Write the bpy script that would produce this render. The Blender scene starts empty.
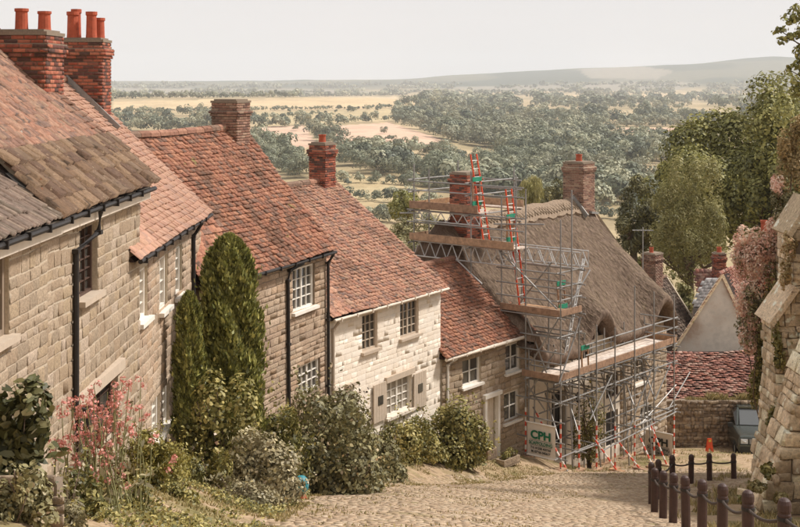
import bpy, math, random
import numpy as np
from mathutils import Matrix, Vector

# ------------------------------------------------------------------ camera, sky, sun, exposure
SC = bpy.context.scene
COL = SC.collection
F_PX, HORIZON = 1250.0, 82.0          # focal length and horizon row, in photo pixels (800 x 527)
cam_data = bpy.data.cameras.new('camera')
cam = bpy.data.objects.new('camera', cam_data)
COL.objects.link(cam)
cam_data.sensor_width = 36.0
cam_data.lens = F_PX / 800.0 * 36.0
cam_data.shift_y = -(263.5 - HORIZON) / 800.0
cam_data.clip_start, cam_data.clip_end = 0.2, 60000.0
cam.rotation_euler = (math.radians(90), 0, 0)
SC.camera = cam

SUN_EL, SUN_AZ = math.radians(51), math.radians(75)     # azimuth clockwise from +Y
world = bpy.data.worlds.new('World')
SC.world = world
world.use_nodes = True
wn = world.node_tree
for n in list(wn.nodes):
    wn.nodes.remove(n)
w_out = wn.nodes.new('ShaderNodeOutputWorld')
w_bg = wn.nodes.new('ShaderNodeBackground')
w_sky = wn.nodes.new('ShaderNodeTexSky')
w_sky.sky_type = 'NISHITA'
w_sky.sun_disc = False
w_sky.sun_elevation = SUN_EL
w_sky.sun_rotation = SUN_AZ
w_sky.air_density, w_sky.dust_density = 1.0, 4.0
w_mix = wn.nodes.new('ShaderNodeMix')
w_mix.data_type = 'RGBA'
w_mix.inputs[0].default_value = 0.95           # a veil of even white cloud over the sky
w_mix.inputs[7].default_value = (8.5, 8.32, 8.35, 1)
wn.links.new(w_sky.outputs[0], w_mix.inputs[6])
wn.links.new(w_mix.outputs[2], w_bg.inputs[0])
w_bg.inputs[1].default_value = 0.094
wn.links.new(w_bg.outputs[0], w_out.inputs[0])

sun_data = bpy.data.lights.new('sun', 'SUN')
sun_data.energy = 4.6
sun_data.angle = math.radians(7)
sun_data.color = (1.0, 0.955, 0.90)
sun = bpy.data.objects.new('sun', sun_data)
COL.objects.link(sun)
sdir = Vector((math.sin(SUN_AZ) * math.cos(SUN_EL), math.cos(SUN_AZ) * math.cos(SUN_EL), math.sin(SUN_EL)))
sun.rotation_euler = sdir.to_track_quat('Z', 'Y').to_euler()
sun.location = sdir * 40

vs = SC.view_settings
vs.view_transform, vs.look, vs.gamma, vs.exposure = 'Standard', 'None', 1.0, 0.0
vs.use_curve_mapping = False
cy = SC.cycles
cy.use_denoising = True
cy.max_bounces, cy.diffuse_bounces, cy.glossy_bounces = 6, 3, 2
cy.transmission_bounces, cy.transparent_max_bounces, cy.volume_bounces = 3, 6, 1
cy.caustics_reflective = cy.caustics_refractive = False
cy.use_adaptive_sampling, cy.adaptive_threshold = True, 0.02

# ------------------------------------------------------------------ helpers
rng = np.random.default_rng(7)
RND = random.Random(11)

def pix(px, py, y):
    """photo pixel + distance along the view -> point"""
    return np.array([(px - 400.0) / F_PX * y, y, -(py - HORIZON) / F_PX * y])

def lin(r, g, b):
    f = lambda c: c / 12.92 if c <= 0.04045 else ((c + 0.055) / 1.055) ** 2.4
    return (f(r / 255.0), f(g / 255.0), f(b / 255.0), 1.0)

def smooth(a, b, x):
    t = np.clip((np.asarray(x, float) - a) / (b - a), 0, 1)
    return t * t * (3 - 2 * t)

def vnoise(x, y, seed=0):
    """cheap smooth value noise, numpy, about -1..1"""
    x = np.asarray(x, float); y = np.asarray(y, float)
    xi, yi = np.floor(x), np.floor(y)
    fx, fy = x - xi, y - yi
    fx = fx * fx * (3 - 2 * fx); fy = fy * fy * (3 - 2 * fy)
    def h(a, b):
        s = np.sin(a * 127.1 + b * 311.7 + seed * 74.7) * 43758.5453
        return s - np.floor(s)
    v = (h(xi, yi) * (1 - fx) + h(xi + 1, yi) * fx) * (1 - fy) + (h(xi, yi + 1) * (1 - fx) + h(xi + 1, yi + 1) * fx) * fy
    return v * 2 - 1

# --- materials
class NT:
    def __init__(s, name):
        s.m = bpy.data.materials.new(name)
        s.m.use_nodes = True
        s.t = s.m.node_tree
        s.bsdf = s.t.nodes['Principled BSDF']
        s.out = s.t.nodes['Material Output']
    def n(s, kind, **kw):
        nd = s.t.nodes.new(kind)
        for k, v in kw.items():
            if k.startswith('i_'):
                nd.inputs[k[2:].replace('_', ' ')].default_value = v
            else:
                setattr(nd, k, v)
        return nd
    def l(s, a, b):
        s.t.links.new(a, b)
    def pos(s):
        if not hasattr(s, '_p'):
            s._p = s.n('ShaderNodeNewGeometry').outputs['Position']
        return s._p
    def noise(s, scale, detail=4, rough=0.6, stretch=None):
        nz = s.n('ShaderNodeTexNoise')
        nz.inputs['Scale'].default_value = scale
        nz.inputs['Detail'].default_value = detail
        nz.inputs['Roughness'].default_value = rough
        v = s.pos()
        if stretch is not None:
            mp = s.n('ShaderNodeMapping')
            mp.inputs['Scale'].default_value = stretch
            s.l(v, mp.inputs['Vector'])
            v = mp.outputs[0]
        s.l(v, nz.inputs['Vector'])
        return nz.outputs[0]
    def ramp(s, fac, stops):
        r = s.n('ShaderNodeValToRGB')
        e = r.color_ramp.elements
        while len(e) < len(stops):
            e.new(0.5)
        for el, (p, c) in zip(e, stops):
            el.position = p
            el.color = c if len(c) == 4 else (*c, 1)
        s.l(fac, r.inputs[0])
        return r.outputs[0]
    def maprange(s, v, a, b, c, d):
        m = s.n('ShaderNodeMapRange')
        for i, x in enumerate((a, b, c, d)):
            m.inputs[i + 1].default_value = x
        s.l(v, m.inputs[0])
        return m.outputs[0]
    def math(s, op, a, b=None):
        m = s.n('ShaderNodeMath', operation=op)
        for i, x in enumerate((a, b)):
            if x is None:
                continue
            if isinstance(x, (int, float)):
                m.inputs[i].default_value = x
            else:
                s.l(x, m.inputs[i])
        return m.outputs[0]
    def mix(s, fac, a, b, mode='MIX'):
        m = s.n('ShaderNodeMix', data_type='RGBA', blend_type=mode)
        for i, x in ((0, fac), (6, a), (7, b)):
            if isinstance(x, (int, float)):
                m.inputs[i].default_value = x
            elif isinstance(x, tuple):
                m.inputs[i].default_value = x
            else:
                s.l(x, m.inputs[i])
        return m.outputs[2]
    def rnd(s):
        """a random number per piece: the object's own plus the face attribute of joined pieces"""
        a = s.n('ShaderNodeAttribute', attribute_name='rnd')
        o = s.n('ShaderNodeObjectInfo')
        return s.math('FRACT', s.math('ADD', a.outputs['Fac'], o.outputs['Random']))
    def bump(s, h, strength, dist):
        b = s.n('ShaderNodeBump')
        b.inputs['Strength'].default_value = strength
        b.inputs['Distance'].default_value = dist
        s.l(h, b.inputs['Height'])
        s.l(b.outputs[0], s.bsdf.inputs['Normal'])
    def base(s, c):
        if isinstance(c, tuple):
            s.bsdf.inputs['Base Color'].default_value = c
        else:
            s.l(c, s.bsdf.inputs['Base Color'])
    def fin(s, rough=0.9, metal=0.0, spec=0.3):
        s.bsdf.inputs['Roughness'].default_value = rough
        s.bsdf.inputs['Metallic'].default_value = metal
        s.bsdf.inputs['Specular IOR Level'].default_value = spec
        return s.m

def vary(lo, hi):
    return ((lo,) * 3 + (1,), (hi,) * 3 + (1,))

def mat_pieces(name, cols, grain=25, spots=None, big=None, bump=0.5, bdist=0.01, rough=0.92, amt=(0.62, 1.3)):
    t = NT(name)
    stops = [(i / len(cols), c) for i, c in enumerate(cols)]
    r = t.n('ShaderNodeValToRGB')
    r.color_ramp.interpolation = 'CONSTANT'
    e = r.color_ramp.elements
    while len(e) < len(stops):
        e.new(0.5)
    for el, (p, c) in zip(e, stops):
        el.position = p; el.color = c
    t.l(t.rnd(), r.inputs[0])
    c = r.outputs[0]
    g = t.noise(grain, 5, 0.65)
    lo, hi = vary(*amt)
    c = t.mix(1.0, c, t.ramp(g, [(0.3, lo), (0.7, hi)]), 'MULTIPLY')
    if big:
        bc, bs, th = big                                     # weathering patches: colour, scale, threshold
        c = t.mix(t.maprange(t.noise(bs, 3), th, th + 0.16, 0, 0.75), c, bc)
    if spots:
        for sc_, ss, th in spots:                            # lichen, lime, soot
            c = t.mix(t.maprange(t.noise(ss, 3, 0.5), th, th + 0.06, 0, 0.85), c, sc_)
    t.base(c)
    t.bump(g, bump, bdist)
    return t.fin(rough)

def mat_plain(name, c, rough=0.6, metal=0.0, amt=(0.8, 1.12), grain=18, bump=0.0, spec=0.35, stain=None):
    t = NT(name)
    g = t.noise(grain, 5, 0.6)
    lo, hi = vary(*amt)
    k = t.mix(1.0, c, t.ramp(g, [(0.3, lo), (0.7, hi)]), 'MULTIPLY')
    if stain:
        sc_, ss, th = stain
        k = t.mix(t.maprange(t.noise(ss, 5, 0.65), th, th + 0.14, 0, 0.8), k, sc_)
    t.base(k)
    if bump:
        t.bump(g, bump, 0.01)
    return t.fin(rough, metal, spec)

def mat_leaf(name, dark, mid, light, trans=0.3, tip=None, big=None):
    t = NT(name)
    stops = [(0.0, dark), (0.45, mid), (0.85, light)]
    if tip:
        stops.append((0.97, tip))
    a = t.n('ShaderNodeAttribute', attribute_name='rnd')
    c = t.ramp(a.outputs['Fac'], stops)
    if big:
        c = t.mix(t.maprange(t.noise(big[1], 2), big[2], big[2] + 0.2, 0, 0.8), c, big[0])
    d = t.n('ShaderNodeBsdfDiffuse'); tr = t.n('ShaderNodeBsdfTranslucent'); g = t.n('ShaderNodeBsdfGlossy')
    g.inputs['Roughness'].default_value = 0.55
    t.l(c, d.inputs[0]); t.l(c, tr.inputs[0])
    m = t.n('ShaderNodeMixShader'); m.inputs[0].default_value = trans
    t.l(d.outputs[0], m.inputs[1]); t.l(tr.outputs[0], m.inputs[2])
    m2 = t.n('ShaderNodeMixShader'); m2.inputs[0].default_value = 0.04
    t.l(m.outputs[0], m2.inputs[1]); t.l(g.outputs[0], m2.inputs[2])
    t.l(m2.outputs[0], t.out.inputs[0])
    return t.m

# --- objects
def put(name, data, parent=None, **tags):
    o = bpy.data.objects.new(name, data)
    COL.objects.link(o)
    if parent is not None:
        o.parent = parent
    for k, v in tags.items():
        o[k] = v
    return o

def thing(name, label, cat, loc=(0, 0, 0), rz=0.0, group=None):
    o = put(name, None)
    o.location = tuple(float(v) for v in loc)
    o.rotation_euler = (0, 0, rz)
    o['label'], o['category'] = label, cat
    if group:
        o['group'] = group
    return o

def np_mesh(name, V, Fc, mat=None, rnd=None, smooth_=False, col=None):
    """V (n,3), Fc (m,k) ints -> mesh, quickly"""
    V = np.ascontiguousarray(V, dtype=np.float32); Fc = np.ascontiguousarray(Fc, dtype=np.int32)
    me = bpy.data.meshes.new(name)
    k = Fc.shape[1]
    me.vertices.add(len(V)); me.vertices.foreach_set('co', V.ravel())
    me.loops.add(Fc.size); me.loops.foreach_set('vertex_index', Fc.ravel())
    me.polygons.add(len(Fc)); me.polygons.foreach_set('loop_start', np.arange(0, Fc.size, k, dtype=np.int32))
    me.update(calc_edges=True)
    if smooth_:
        me.polygons.foreach_set('use_smooth', np.ones(len(Fc), dtype=bool))
    if rnd is not None:
        a = me.attributes.new('rnd', 'FLOAT', 'FACE')
        a.data.foreach_set('value', np.ascontiguousarray(rnd, dtype=np.float32))
    if col is not None:
        a = me.attributes.new('tint', 'FLOAT_COLOR', 'POINT')
        a.data.foreach_set('color', np.ascontiguousarray(col, dtype=np.float32).ravel())
    if mat:
        me.materials.append(mat)
    return me

class MB:
    """collects shapes; build() links them as ONE mesh object"""
    def __init__(s):
        s.v, s.f, s.mi = [], [], []
        s.cur = 0
    def add(s, V, Fc):
        b = len(s.v)
        s.v.extend([tuple(map(float, p)) for p in V])
        for f in Fc:
            s.f.append(tuple(i + b for i in f)); s.mi.append(s.cur)
        return s
    def box(s, c, d, ax=None):
        c = np.array(c, float); h = np.array(d, float) / 2
        A = np.eye(3) if ax is None else np.array(ax, float)
        P = [c + A[0] * x * h[0] + A[1] * y * h[1] + A[2] * z * h[2] for z in (-1, 1) for y in (-1, 1) for x in (-1, 1)]
        return s.add(P, [(0, 2, 3, 1), (4, 5, 7, 6), (0, 1, 5, 4), (2, 6, 7, 3), (0, 4, 6, 2), (1, 3, 7, 5)])
    def bar(s, a, b, w, d=None, up=(0, 0, 1)):
        """rectangular bar from a to b"""
        a, b = np.array(a, float), np.array(b, float)
        x = b - a; L = np.linalg.norm(x); x /= L
        u = np.array(up, float)
        y = np.cross(u, x)
        if np.linalg.norm(y) < 1e-4:
            y = np.cross((1, 0, 0), x)
        y /= np.linalg.norm(y); z = np.cross(x, y)
        return s.box((a + b) / 2, (L, w, d if d else w), (x, y, z))
    def tube(s, pts, r, n=8, cap=True, r1=None):
        pts = [np.array(p, float) for p in pts]
        rings = []
        m = len(pts)
        V, Fc = [], []
        for i, p in enumerate(pts):
            d = pts[min(i + 1, m - 1)] - pts[max(i - 1, 0)]
            d /= (np.linalg.norm(d) + 1e-9)
            u = np.cross(d, (0, 0, 1)) if abs(d[2]) < 0.95 else np.cross(d, (1, 0, 0))
            u /= np.linalg.norm(u); w = np.cross(d, u)
            rr = r if r1 is None else r + (r1 - r) * i / max(m - 1, 1)
            if isinstance(r, (list, tuple)):
                rr = r[i]
            for k in range(n):
                an = 2 * math.pi * k / n
                V.append(p + (u * math.cos(an) + w * math.sin(an)) * rr)
        for i in range(m - 1):
            for k in range(n):
                k2 = (k + 1) % n
                Fc.append((i * n + k, i * n + k2, (i + 1) * n + k2, (i + 1) * n + k))
        if cap:
            Fc.append(tuple(reversed(range(n)))); Fc.append(tuple((m - 1) * n + k for k in range(n)))
        return s.add(V, Fc)
    def lathe(s, c, prof, n=12, cap=True):
        c = np.array(c, float)
        V, Fc = [], []
        for r, z in prof:
            for k in range(n):
                an = 2 * math.pi * k / n
                V.append(c + (r * math.cos(an), r * math.sin(an), z))
        for i in range(len(prof) - 1):
            for k in range(n):
                k2 = (k + 1) % n
                Fc.append((i * n + k, i * n + k2, (i + 1) * n + k2, (i + 1) * n + k))
        if cap:
            Fc.append(tuple(reversed(range(n)))); Fc.append(tuple((len(prof) - 1) * n + k for k in range(n)))
        return s.add(V, Fc)
    def prism(s, poly, axis_vec):
        """polygon (list of 3D points) extruded by axis_vec"""
        P = [np.array(p, float) for p in poly]; n = len(P); e = np.array(axis_vec, float)
        V = P + [p + e for p in P]
        Fc = [tuple(reversed(range(n))), tuple(n + i for i in range(n))] + [(i, (i + 1) % n, n + (i + 1) % n, n + i) for i in range(n)]
        return s.add(V, Fc)
    def mesh(s, name, mats, smooth_=False):
        me = bpy.data.meshes.new(name)
        me.from_pydata(s.v, [], s.f)
        for m in (mats if isinstance(mats, (list, tuple)) else [mats]):
            me.materials.append(m)
        if any(s.mi):
            me.polygons.foreach_set('material_index', np.array(s.mi, dtype=np.int32))
        if smooth_:
            me.polygons.foreach_set('use_smooth', np.ones(len(s.f), dtype=bool))
        me.update()
        return me
    def build(s, name, mats, parent=None, smooth_=False, **tags):
        return put(name, s.mesh(name, mats, smooth_), parent, **tags)

def wmat(o):
    m = o.matrix_basis.copy()
    while o.parent is not None:
        o = o.parent
        m = o.matrix_basis @ m
    return np.array(m)

# unit meshes of the repeated pieces: (verts, quads)
def unit_stone(seed, ch=0.055):
    r = random.Random(seed)
    j = lambda a: r.uniform(-a, a)
    back = [(-.5, 0, -.5), (.5, 0, -.5), (.5, 0, .5), (-.5, 0, .5)]
    mid = [(x + j(.03), -.7 + j(.06), z + j(.05)) for x, _, z in back]
    fr = [(x * (1 - ch) + j(.03), -1 + j(.2), z * (1 - 1.8 * ch) + j(.06)) for x, _, z in back]
    V = back + mid + fr
    Q = []
    for b in (0, 4):
        for k in range(4):
            k2 = (k + 1) % 4
            Q.append((b + k, b + k2, b + 4 + k2, b + 4 + k))
    Q.append((8, 9, 10, 11))
    return np.array(V), np.array(Q)

def unit_tile(seed, jit=0.04):
    r = random.Random(seed)
    j = lambda a: r.uniform(-a, a)
    a, b = j(jit), j(jit)
    V = [(-.5, a, 0), (.5, b, 0), (.5, 1, 0), (-.5, 1, 0), (-.5 + j(.01), a, 1 + j(.2)), (.5 + j(.01), b, 1 + j(.2)), (.5, 1, 1), (-.5, 1, 1)]
    Q = [(4, 5, 6, 7), (0, 1, 5, 4), (1, 2, 6, 5), (3, 0, 4, 7)]
    return np.array(V), np.array(Q)

def unit_brick(seed):
    r = random.Random(seed)
    j = lambda a: r.uniform(-a, a)
    V = [(x + j(.012), y, z + j(.03)) for y in (0, -1) for x, z in ((-.5, -.5), (.5, -.5), (.5, .5), (-.5, .5))]
    Q = [(4, 5, 6, 7), (0, 1, 5, 4), (1, 2, 6, 5), (2, 3, 7, 6), (3, 0, 4, 7)]
    return np.array(V), np.array(Q)

U_STONE = [unit_stone(i) for i in range(8)]
U_TILE = [unit_tile(i) for i in range(6)]
U_SLATE = [unit_tile(20 + i, 0.04) for i in range(6)]
U_BRICK = [unit_brick(i) for i in range(5)]

def pieces(parent, name, units, mat, Ms, px_min=8.0, cap=300, stuff_name=None):
    """Ms: list of 3x4 matrices (columns X, Y, Z axes and position) in the parent's space.
    The pieces that show largest become objects of their own, the rest one joined part."""
    Ms = np.array(Ms, float)
    if len(Ms) == 0:
        return
    W = wmat(parent)
    c = Ms[:, :, 3] @ W[:3, :3].T + W[:3, 3]
    X = np.linalg.norm(Ms[:, :, 0], axis=1)
    Zs = np.maximum(np.linalg.norm(Ms[:, :, 2], axis=1), np.linalg.norm(Ms[:, :, 1], axis=1))
    d = np.maximum(c[:, 1], 0.5)
    size = np.maximum(X, Zs) / d * F_PX
    px, py = 400 + c[:, 0] / d * F_PX, HORIZON - c[:, 2] / d * F_PX
    seen = (px > -12) & (px < 812) & (py > -12) & (py < 539)
    order = np.argsort(-(size * seen))
    solo = [i for i in order[:cap] if seen[i] and size[i] >= px_min]
    ids = set(solo)
    meshes = {}
    for i in solo:
        k = int(RND.random() * len(units))
        if k not in meshes:
            meshes[k] = np_mesh(name, units[k][0], units[k][1], mat)
        o = put(name, meshes[k], parent)
        m = Matrix.Identity(4)
        for a in range(3):
            for b in range(4):
                m[a][b] = Ms[i][a, b]
        o.matrix_basis = m
    rest = [i for i in range(len(Ms)) if i not in ids]
    if rest:
        Vs, Fs, Rs = [], [], []
        base = 0
        for i in rest:
            u, q = units[int(RND.random() * len(units))]
            Vs.append(u @ Ms[i][:, :3].T + Ms[i][:, 3])
            Fs.append(q + base); base += len(u)
            Rs.append(np.full(len(q), RND.random()))
        me = np_mesh(stuff_name or name, np.vstack(Vs), np.vstack(Fs), mat, np.concatenate(Rs))
        put(stuff_name or name + '_field', me, parent, kind='stuff')

def M34(x, y, z, p):
    return np.column_stack([x, y, z, p])

# ------------------------------------------------------------------ ground heights
SY = [-30, 0, 21.5, 43, 46.4, 49, 52, 56, 70, 100, 200, 400, 600]
SZ = [6.5, -1.4, -7.4, -13.45, -14.35, -14.65, -15.4, -16.2, -19, -26, -42, -52, -52]
HX = [-4.7, -4.7, -4.6, -1.9, 1.4, 4.6, 11.2, 16]
HY = [-30, 10, 28, 34, 40, 44.2, 52, 58]

def H(x, y):
    x = np.asarray(x, float); y = np.asarray(y, float)
    z = np.interp(y, SY, SZ)
    d = x - np.interp(y, HY, HX)
    bank = 0.55 * (1 - smooth(0.5, 2.6, d)) * (1 - smooth(43, 46, y)) * smooth(2, 10, y)
    z = z + bank
    z = z - 0.08 * np.clip(x, 0, 6) * (1 - smooth(33, 42, y))
    near = 1 - smooth(60, 75, y)
    z = z + near * (0.02 * vnoise(x * 0.7, y * 0.5, 3))
    return z
# ------------------------------------------------------------------ materials
G = {}
G['tile_old'] = mat_pieces('old_clay_tile', [lin(166, 124, 103), lin(176, 130, 106), lin(159, 118, 98), lin(150, 112, 96), lin(179, 137, 113), lin(141, 110, 96), lin(170, 121, 99), lin(163, 129, 107)],
    grain=14, big=(lin(119, 91, 73), 0.8, 0.54), spots=[(lin(202, 194, 182), 9, 0.70), (lin(104, 90, 82), 6, 0.60)])
G['tile_aged'] = mat_pieces('aged_clay_tile', [lin(143, 108, 89), lin(152, 113, 92), lin(137, 103, 85), lin(130, 98, 83), lin(155, 119, 98), lin(122, 96, 83), lin(147, 106, 86), lin(141, 112, 92)],
    grain=14, big=(lin(103, 79, 63), 0.8, 0.54), spots=[(lin(175, 169, 157), 9, 0.70), (lin(90, 78, 71), 6, 0.60)])
G['tile_dark'] = mat_pieces('dark_clay_tile', [lin(161, 109, 87), lin(145, 102, 83), lin(130, 100, 85), lin(169, 118, 92), lin(153, 105, 83), lin(136, 100, 83), lin(174, 125, 100), lin(157, 107, 85)],
    grain=14, big=(lin(104, 78, 62), 0.9, 0.52), spots=[(lin(78, 60, 48), 7, 0.62), (lin(199, 184, 161), 8, 0.71), (lin(139, 129, 80), 2.2, 0.70)])
G['tile_new'] = mat_pieces('salmon_clay_tile', [lin(184, 142, 120), lin(178, 138, 116), lin(187, 148, 126), lin(175, 134, 114), lin(169, 134, 116), lin(179, 140, 116)],
    grain=16, big=(lin(148, 112, 91), 0.7, 0.58), spots=[(lin(128, 111, 101), 7, 0.70)], amt=(0.82, 1.12))
G['slate'] = mat_pieces('stone_slate', [lin(119, 97, 78), lin(108, 85, 67), lin(130, 105, 82), lin(99, 76, 61), lin(113, 88, 67)],
    grain=22, big=(lin(95, 76, 59), 1.3, 0.52), spots=[(lin(157, 134, 108), 16, 0.64), (lin(128, 72, 41), 6, 0.69), (lin(66, 51, 38), 4, 0.63)], bump=0.8, bdist=0.02)
G['tile_grey'] = mat_pieces('grey_brown_tile', [lin(121, 102, 89), lin(112, 95, 83), lin(127, 109, 94), lin(105, 91, 78)],
    grain=14, spots=[(lin(152, 136, 119), 8, 0.66)])
G['slate_blue'] = mat_pieces('grey_slate', [lin(178, 174, 170), lin(168, 164, 160), lin(186, 180, 176)], grain=10)
G['stone_warm'] = mat_pieces('greensand_block', [lin(173, 153, 130), lin(166, 146, 124), lin(178, 159, 139), lin(161, 140, 117), lin(169, 148, 122), lin(156, 138, 117)],
    grain=26, big=(lin(151, 129, 106), 1.1, 0.56), spots=[(lin(118, 101, 82), 9, 0.70), (lin(186, 173, 154), 7, 0.69)], bump=0.7, bdist=0.015)
G['stone_brown'] = mat_pieces('brown_stone_block', [lin(184, 161, 137), lin(177, 152, 129), lin(189, 166, 143), lin(172, 149, 126), lin(179, 152, 126), lin(167, 147, 126)],
    grain=22, big=(lin(148, 124, 106), 0.8, 0.55), spots=[(lin(208, 186, 161), 6, 0.69), (lin(124, 105, 89), 7, 0.68)], bump=0.8, bdist=0.02)
G['stone_mossy'] = mat_pieces('weathered_stone_block', [lin(243, 221, 188), lin(227, 203, 171), lin(207, 184, 153), lin(245, 234, 203), lin(192, 171, 140), lin(219, 198, 166)],
    grain=11, big=(lin(162, 140, 116), 1.1, 0.57), spots=[(lin(245, 245, 225), 3.4, 0.62), (lin(155, 145, 94), 3, 0.68), (lin(127, 107, 88), 8, 0.66)], bump=1.0, bdist=0.04)
G['stone_rubble'] = mat_pieces('dark_rubble_stone', [lin(154, 134, 113), lin(141, 121, 100), lin(164, 144, 121), lin(128, 110, 92)],
    grain=12, big=(lin(109, 92, 75), 0.8, 0.54), spots=[(lin(188, 170, 141), 4, 0.66)], bump=0.9, bdist=0.03)
G['stone_paint'] = mat_pieces('white_painted_stone', [lin(240, 227, 210), lin(238, 224, 206), lin(242, 230, 214), lin(236, 221, 202)],
    grain=7, amt=(0.94, 1.04), bump=0.35, bdist=0.03, rough=0.85)
G['brick'] = mat_pieces('red_brick', [lin(165, 95, 73), lin(157, 84, 64), lin(175, 106, 82), lin(137, 77, 62), lin(106, 69, 60), lin(180, 113, 88), lin(145, 93, 77), lin(93, 68, 60)],
    grain=20, big=(lin(99, 73, 64), 1.6, 0.58), spots=[(lin(85, 69, 62), 8, 0.64), (lin(183, 149, 127), 10, 0.70)])
G['brick_dull'] = mat_pieces('dull_brick', [lin(150, 114, 96), lin(137, 101, 85), lin(161, 126, 107), lin(119, 90, 78), lin(166, 137, 116)],
    grain=18, big=(lin(121, 101, 87), 1.4, 0.55), spots=[(lin(177, 157, 136), 8, 0.68)])
G['mortar'] = mat_plain('lime_mortar', lin(191, 175, 153), 0.95, grain=30, bump=0.4)
G['mortar_dark'] = mat_plain('dark_mortar', lin(137, 121, 104), 0.95, grain=30, bump=0.4)
G['underlay'] = mat_plain('roof_underlay', lin(55, 41, 35), 0.95)
G['ridge'] = mat_pieces('ridge_tile_clay', [lin(148, 107, 89), lin(136, 98, 80), lin(159, 117, 96), lin(126, 101, 85)], grain=12, spots=[(lin(172, 154, 126), 6, 0.66), (lin(126, 117, 63), 4, 0.68)])
G['white'] = mat_plain('white_paint', lin(236, 228, 216), 0.55, amt=(0.9, 1.04), grain=6, stain=(lin(196, 180, 160), 3, 0.66))
G['cream'] = mat_plain('cream_paint', lin(226, 212, 194), 0.6, amt=(0.9, 1.05), grain=5, stain=(lin(176, 156, 132), 2, 0.62))
G['taupe'] = mat_plain('taupe_paint', lin(196, 178, 158), 0.6, amt=(0.88, 1.05), grain=8)
G['taupe_dark'] = mat_plain('dark_taupe_paint', lin(150, 132, 114), 0.6, amt=(0.88, 1.05), grain=8)
G['darkwood'] = mat_plain('dark_brown_wood', lin(84, 64, 54), 0.6, grain=14)
G['render'] = mat_plain('cream_render', lin(242, 228, 209), 0.9, amt=(0.92, 1.04), grain=3, bump=0.3, stain=(lin(209, 186, 159), 1.1, 0.60))
G['grey_render'] = mat_plain('stained_grey_render', lin(210, 201, 190), 0.95, amt=(0.78, 1.15), grain=2.2, bump=0.4, stain=(lin(157, 132, 114), 0.55, 0.50))
G['lead'] = mat_plain('lead_flashing', lin(150, 146, 140), 0.6, 0.2, grain=12)
G['iron'] = mat_plain('black_iron', lin(48, 44, 42), 0.5, grain=20)
G['steel'] = mat_plain('galvanised_tube', lin(155, 151, 146), 0.5, 0.3, amt=(0.72, 1.12), grain=5, stain=(lin(98, 87, 76), 4, 0.66))
G['alu'] = mat_plain('aluminium', lin(206, 204, 200), 0.45, 0.4, grain=6)
G['red_paint'] = mat_plain('orange_red_paint', lin(222, 84, 46), 0.5, grain=8)
G['tape_red'] = mat_plain('red_tape', lin(214, 78, 52), 0.5, grain=12)
G['tape_white'] = mat_plain('white_tape', lin(232, 222, 212), 0.5, grain=12)
G['green'] = mat_plain('green_mesh_panel', lin(40, 138, 106), 0.6, grain=10)
G['plank'] = mat_pieces('scaffold_plank', [lin(181, 147, 118), lin(168, 133, 105), lin(188, 158, 130), lin(160, 128, 104), lin(175, 137, 104)], grain=7, bump=0.3)
G['plank_pale'] = mat_pieces('pale_scaffold_plank', [lin(209, 192, 177), lin(200, 181, 164), lin(215, 200, 187), lin(192, 170, 151)], grain=7, bump=0.3)
G['banner'] = mat_plain('banner_sheet', lin(226, 214, 200), 0.7, amt=(0.94, 1.03), grain=4)
G['ink_green'] = mat_plain('green_ink', lin(26, 110, 78), 0.7, grain=6)
G['ink_dark'] = mat_plain('dark_ink', lin(46, 50, 44), 0.7, grain=6)
G['bollard'] = mat_plain('brown_painted_timber', lin(73, 53, 47), 0.55, amt=(0.75, 1.15), grain=9, stain=(lin(56, 40, 34), 5, 0.6))
G['rope'] = mat_plain('dark_rope', lin(70, 58, 50), 0.8, grain=30)
G['terracotta'] = mat_plain('terracotta', lin(177, 87, 60), 0.8, amt=(0.75, 1.12), grain=9, stain=(lin(108, 67, 54), 5, 0.62))
G['bark'] = mat_plain('bark', lin(104, 86, 70), 0.95, grain=9, bump=0.6)
G['stemgreen'] = mat_plain('green_stem', lin(138, 136, 92), 0.9)

def glass(name, c, rough=0.08):
    t = NT(name); t.base(c)
    return t.fin(rough, 0.0, 0.6)
G['glass'] = glass('window_glass', lin(70, 66, 60))
G['glass_pale'] = glass('window_glass_curtained', lin(158, 148, 134), 0.2)

t = NT('thatch')
g1 = t.noise(7, 6, 0.7, (1, 1, 0.22)); g2 = t.noise(38, 3, 0.6, (1, 1, 0.10)); g3 = t.noise(0.55, 3)
c = t.ramp(g1, [(0.25, lin(87, 71, 62)), (0.5, lin(128, 109, 94)), (0.78, lin(160, 140, 122))])
c = t.mix(t.maprange(g3, 0.45, 0.70, 0, 0.6), c, lin(100, 82, 70))
c = t.mix(t.maprange(t.noise(2.4, 3), 0.66, 0.74, 0, 0.5), c, lin(139, 125, 85))
c = t.mix(1.0, c, t.ramp(g2, [(0.3, vary(0.66, 1)[0]), (0.7, vary(1, 1.2)[1])]), 'MULTIPLY')
t.base(c); t.bump(g2, 0.8, 0.03)
G['thatch'] = t.fin(0.95, 0, 0.1)
G['straw'] = mat_pieces('straw', [lin(136, 116, 93), lin(110, 91, 75), lin(160, 138, 113), lin(93, 77, 64), lin(125, 107, 86)], grain=9, bump=0.0)
G['thatch_ridge'] = mat_plain('netted_thatch_ridge', lin(146, 126, 106), 0.95, amt=(0.6, 1.25), grain=16, bump=0.8)

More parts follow.
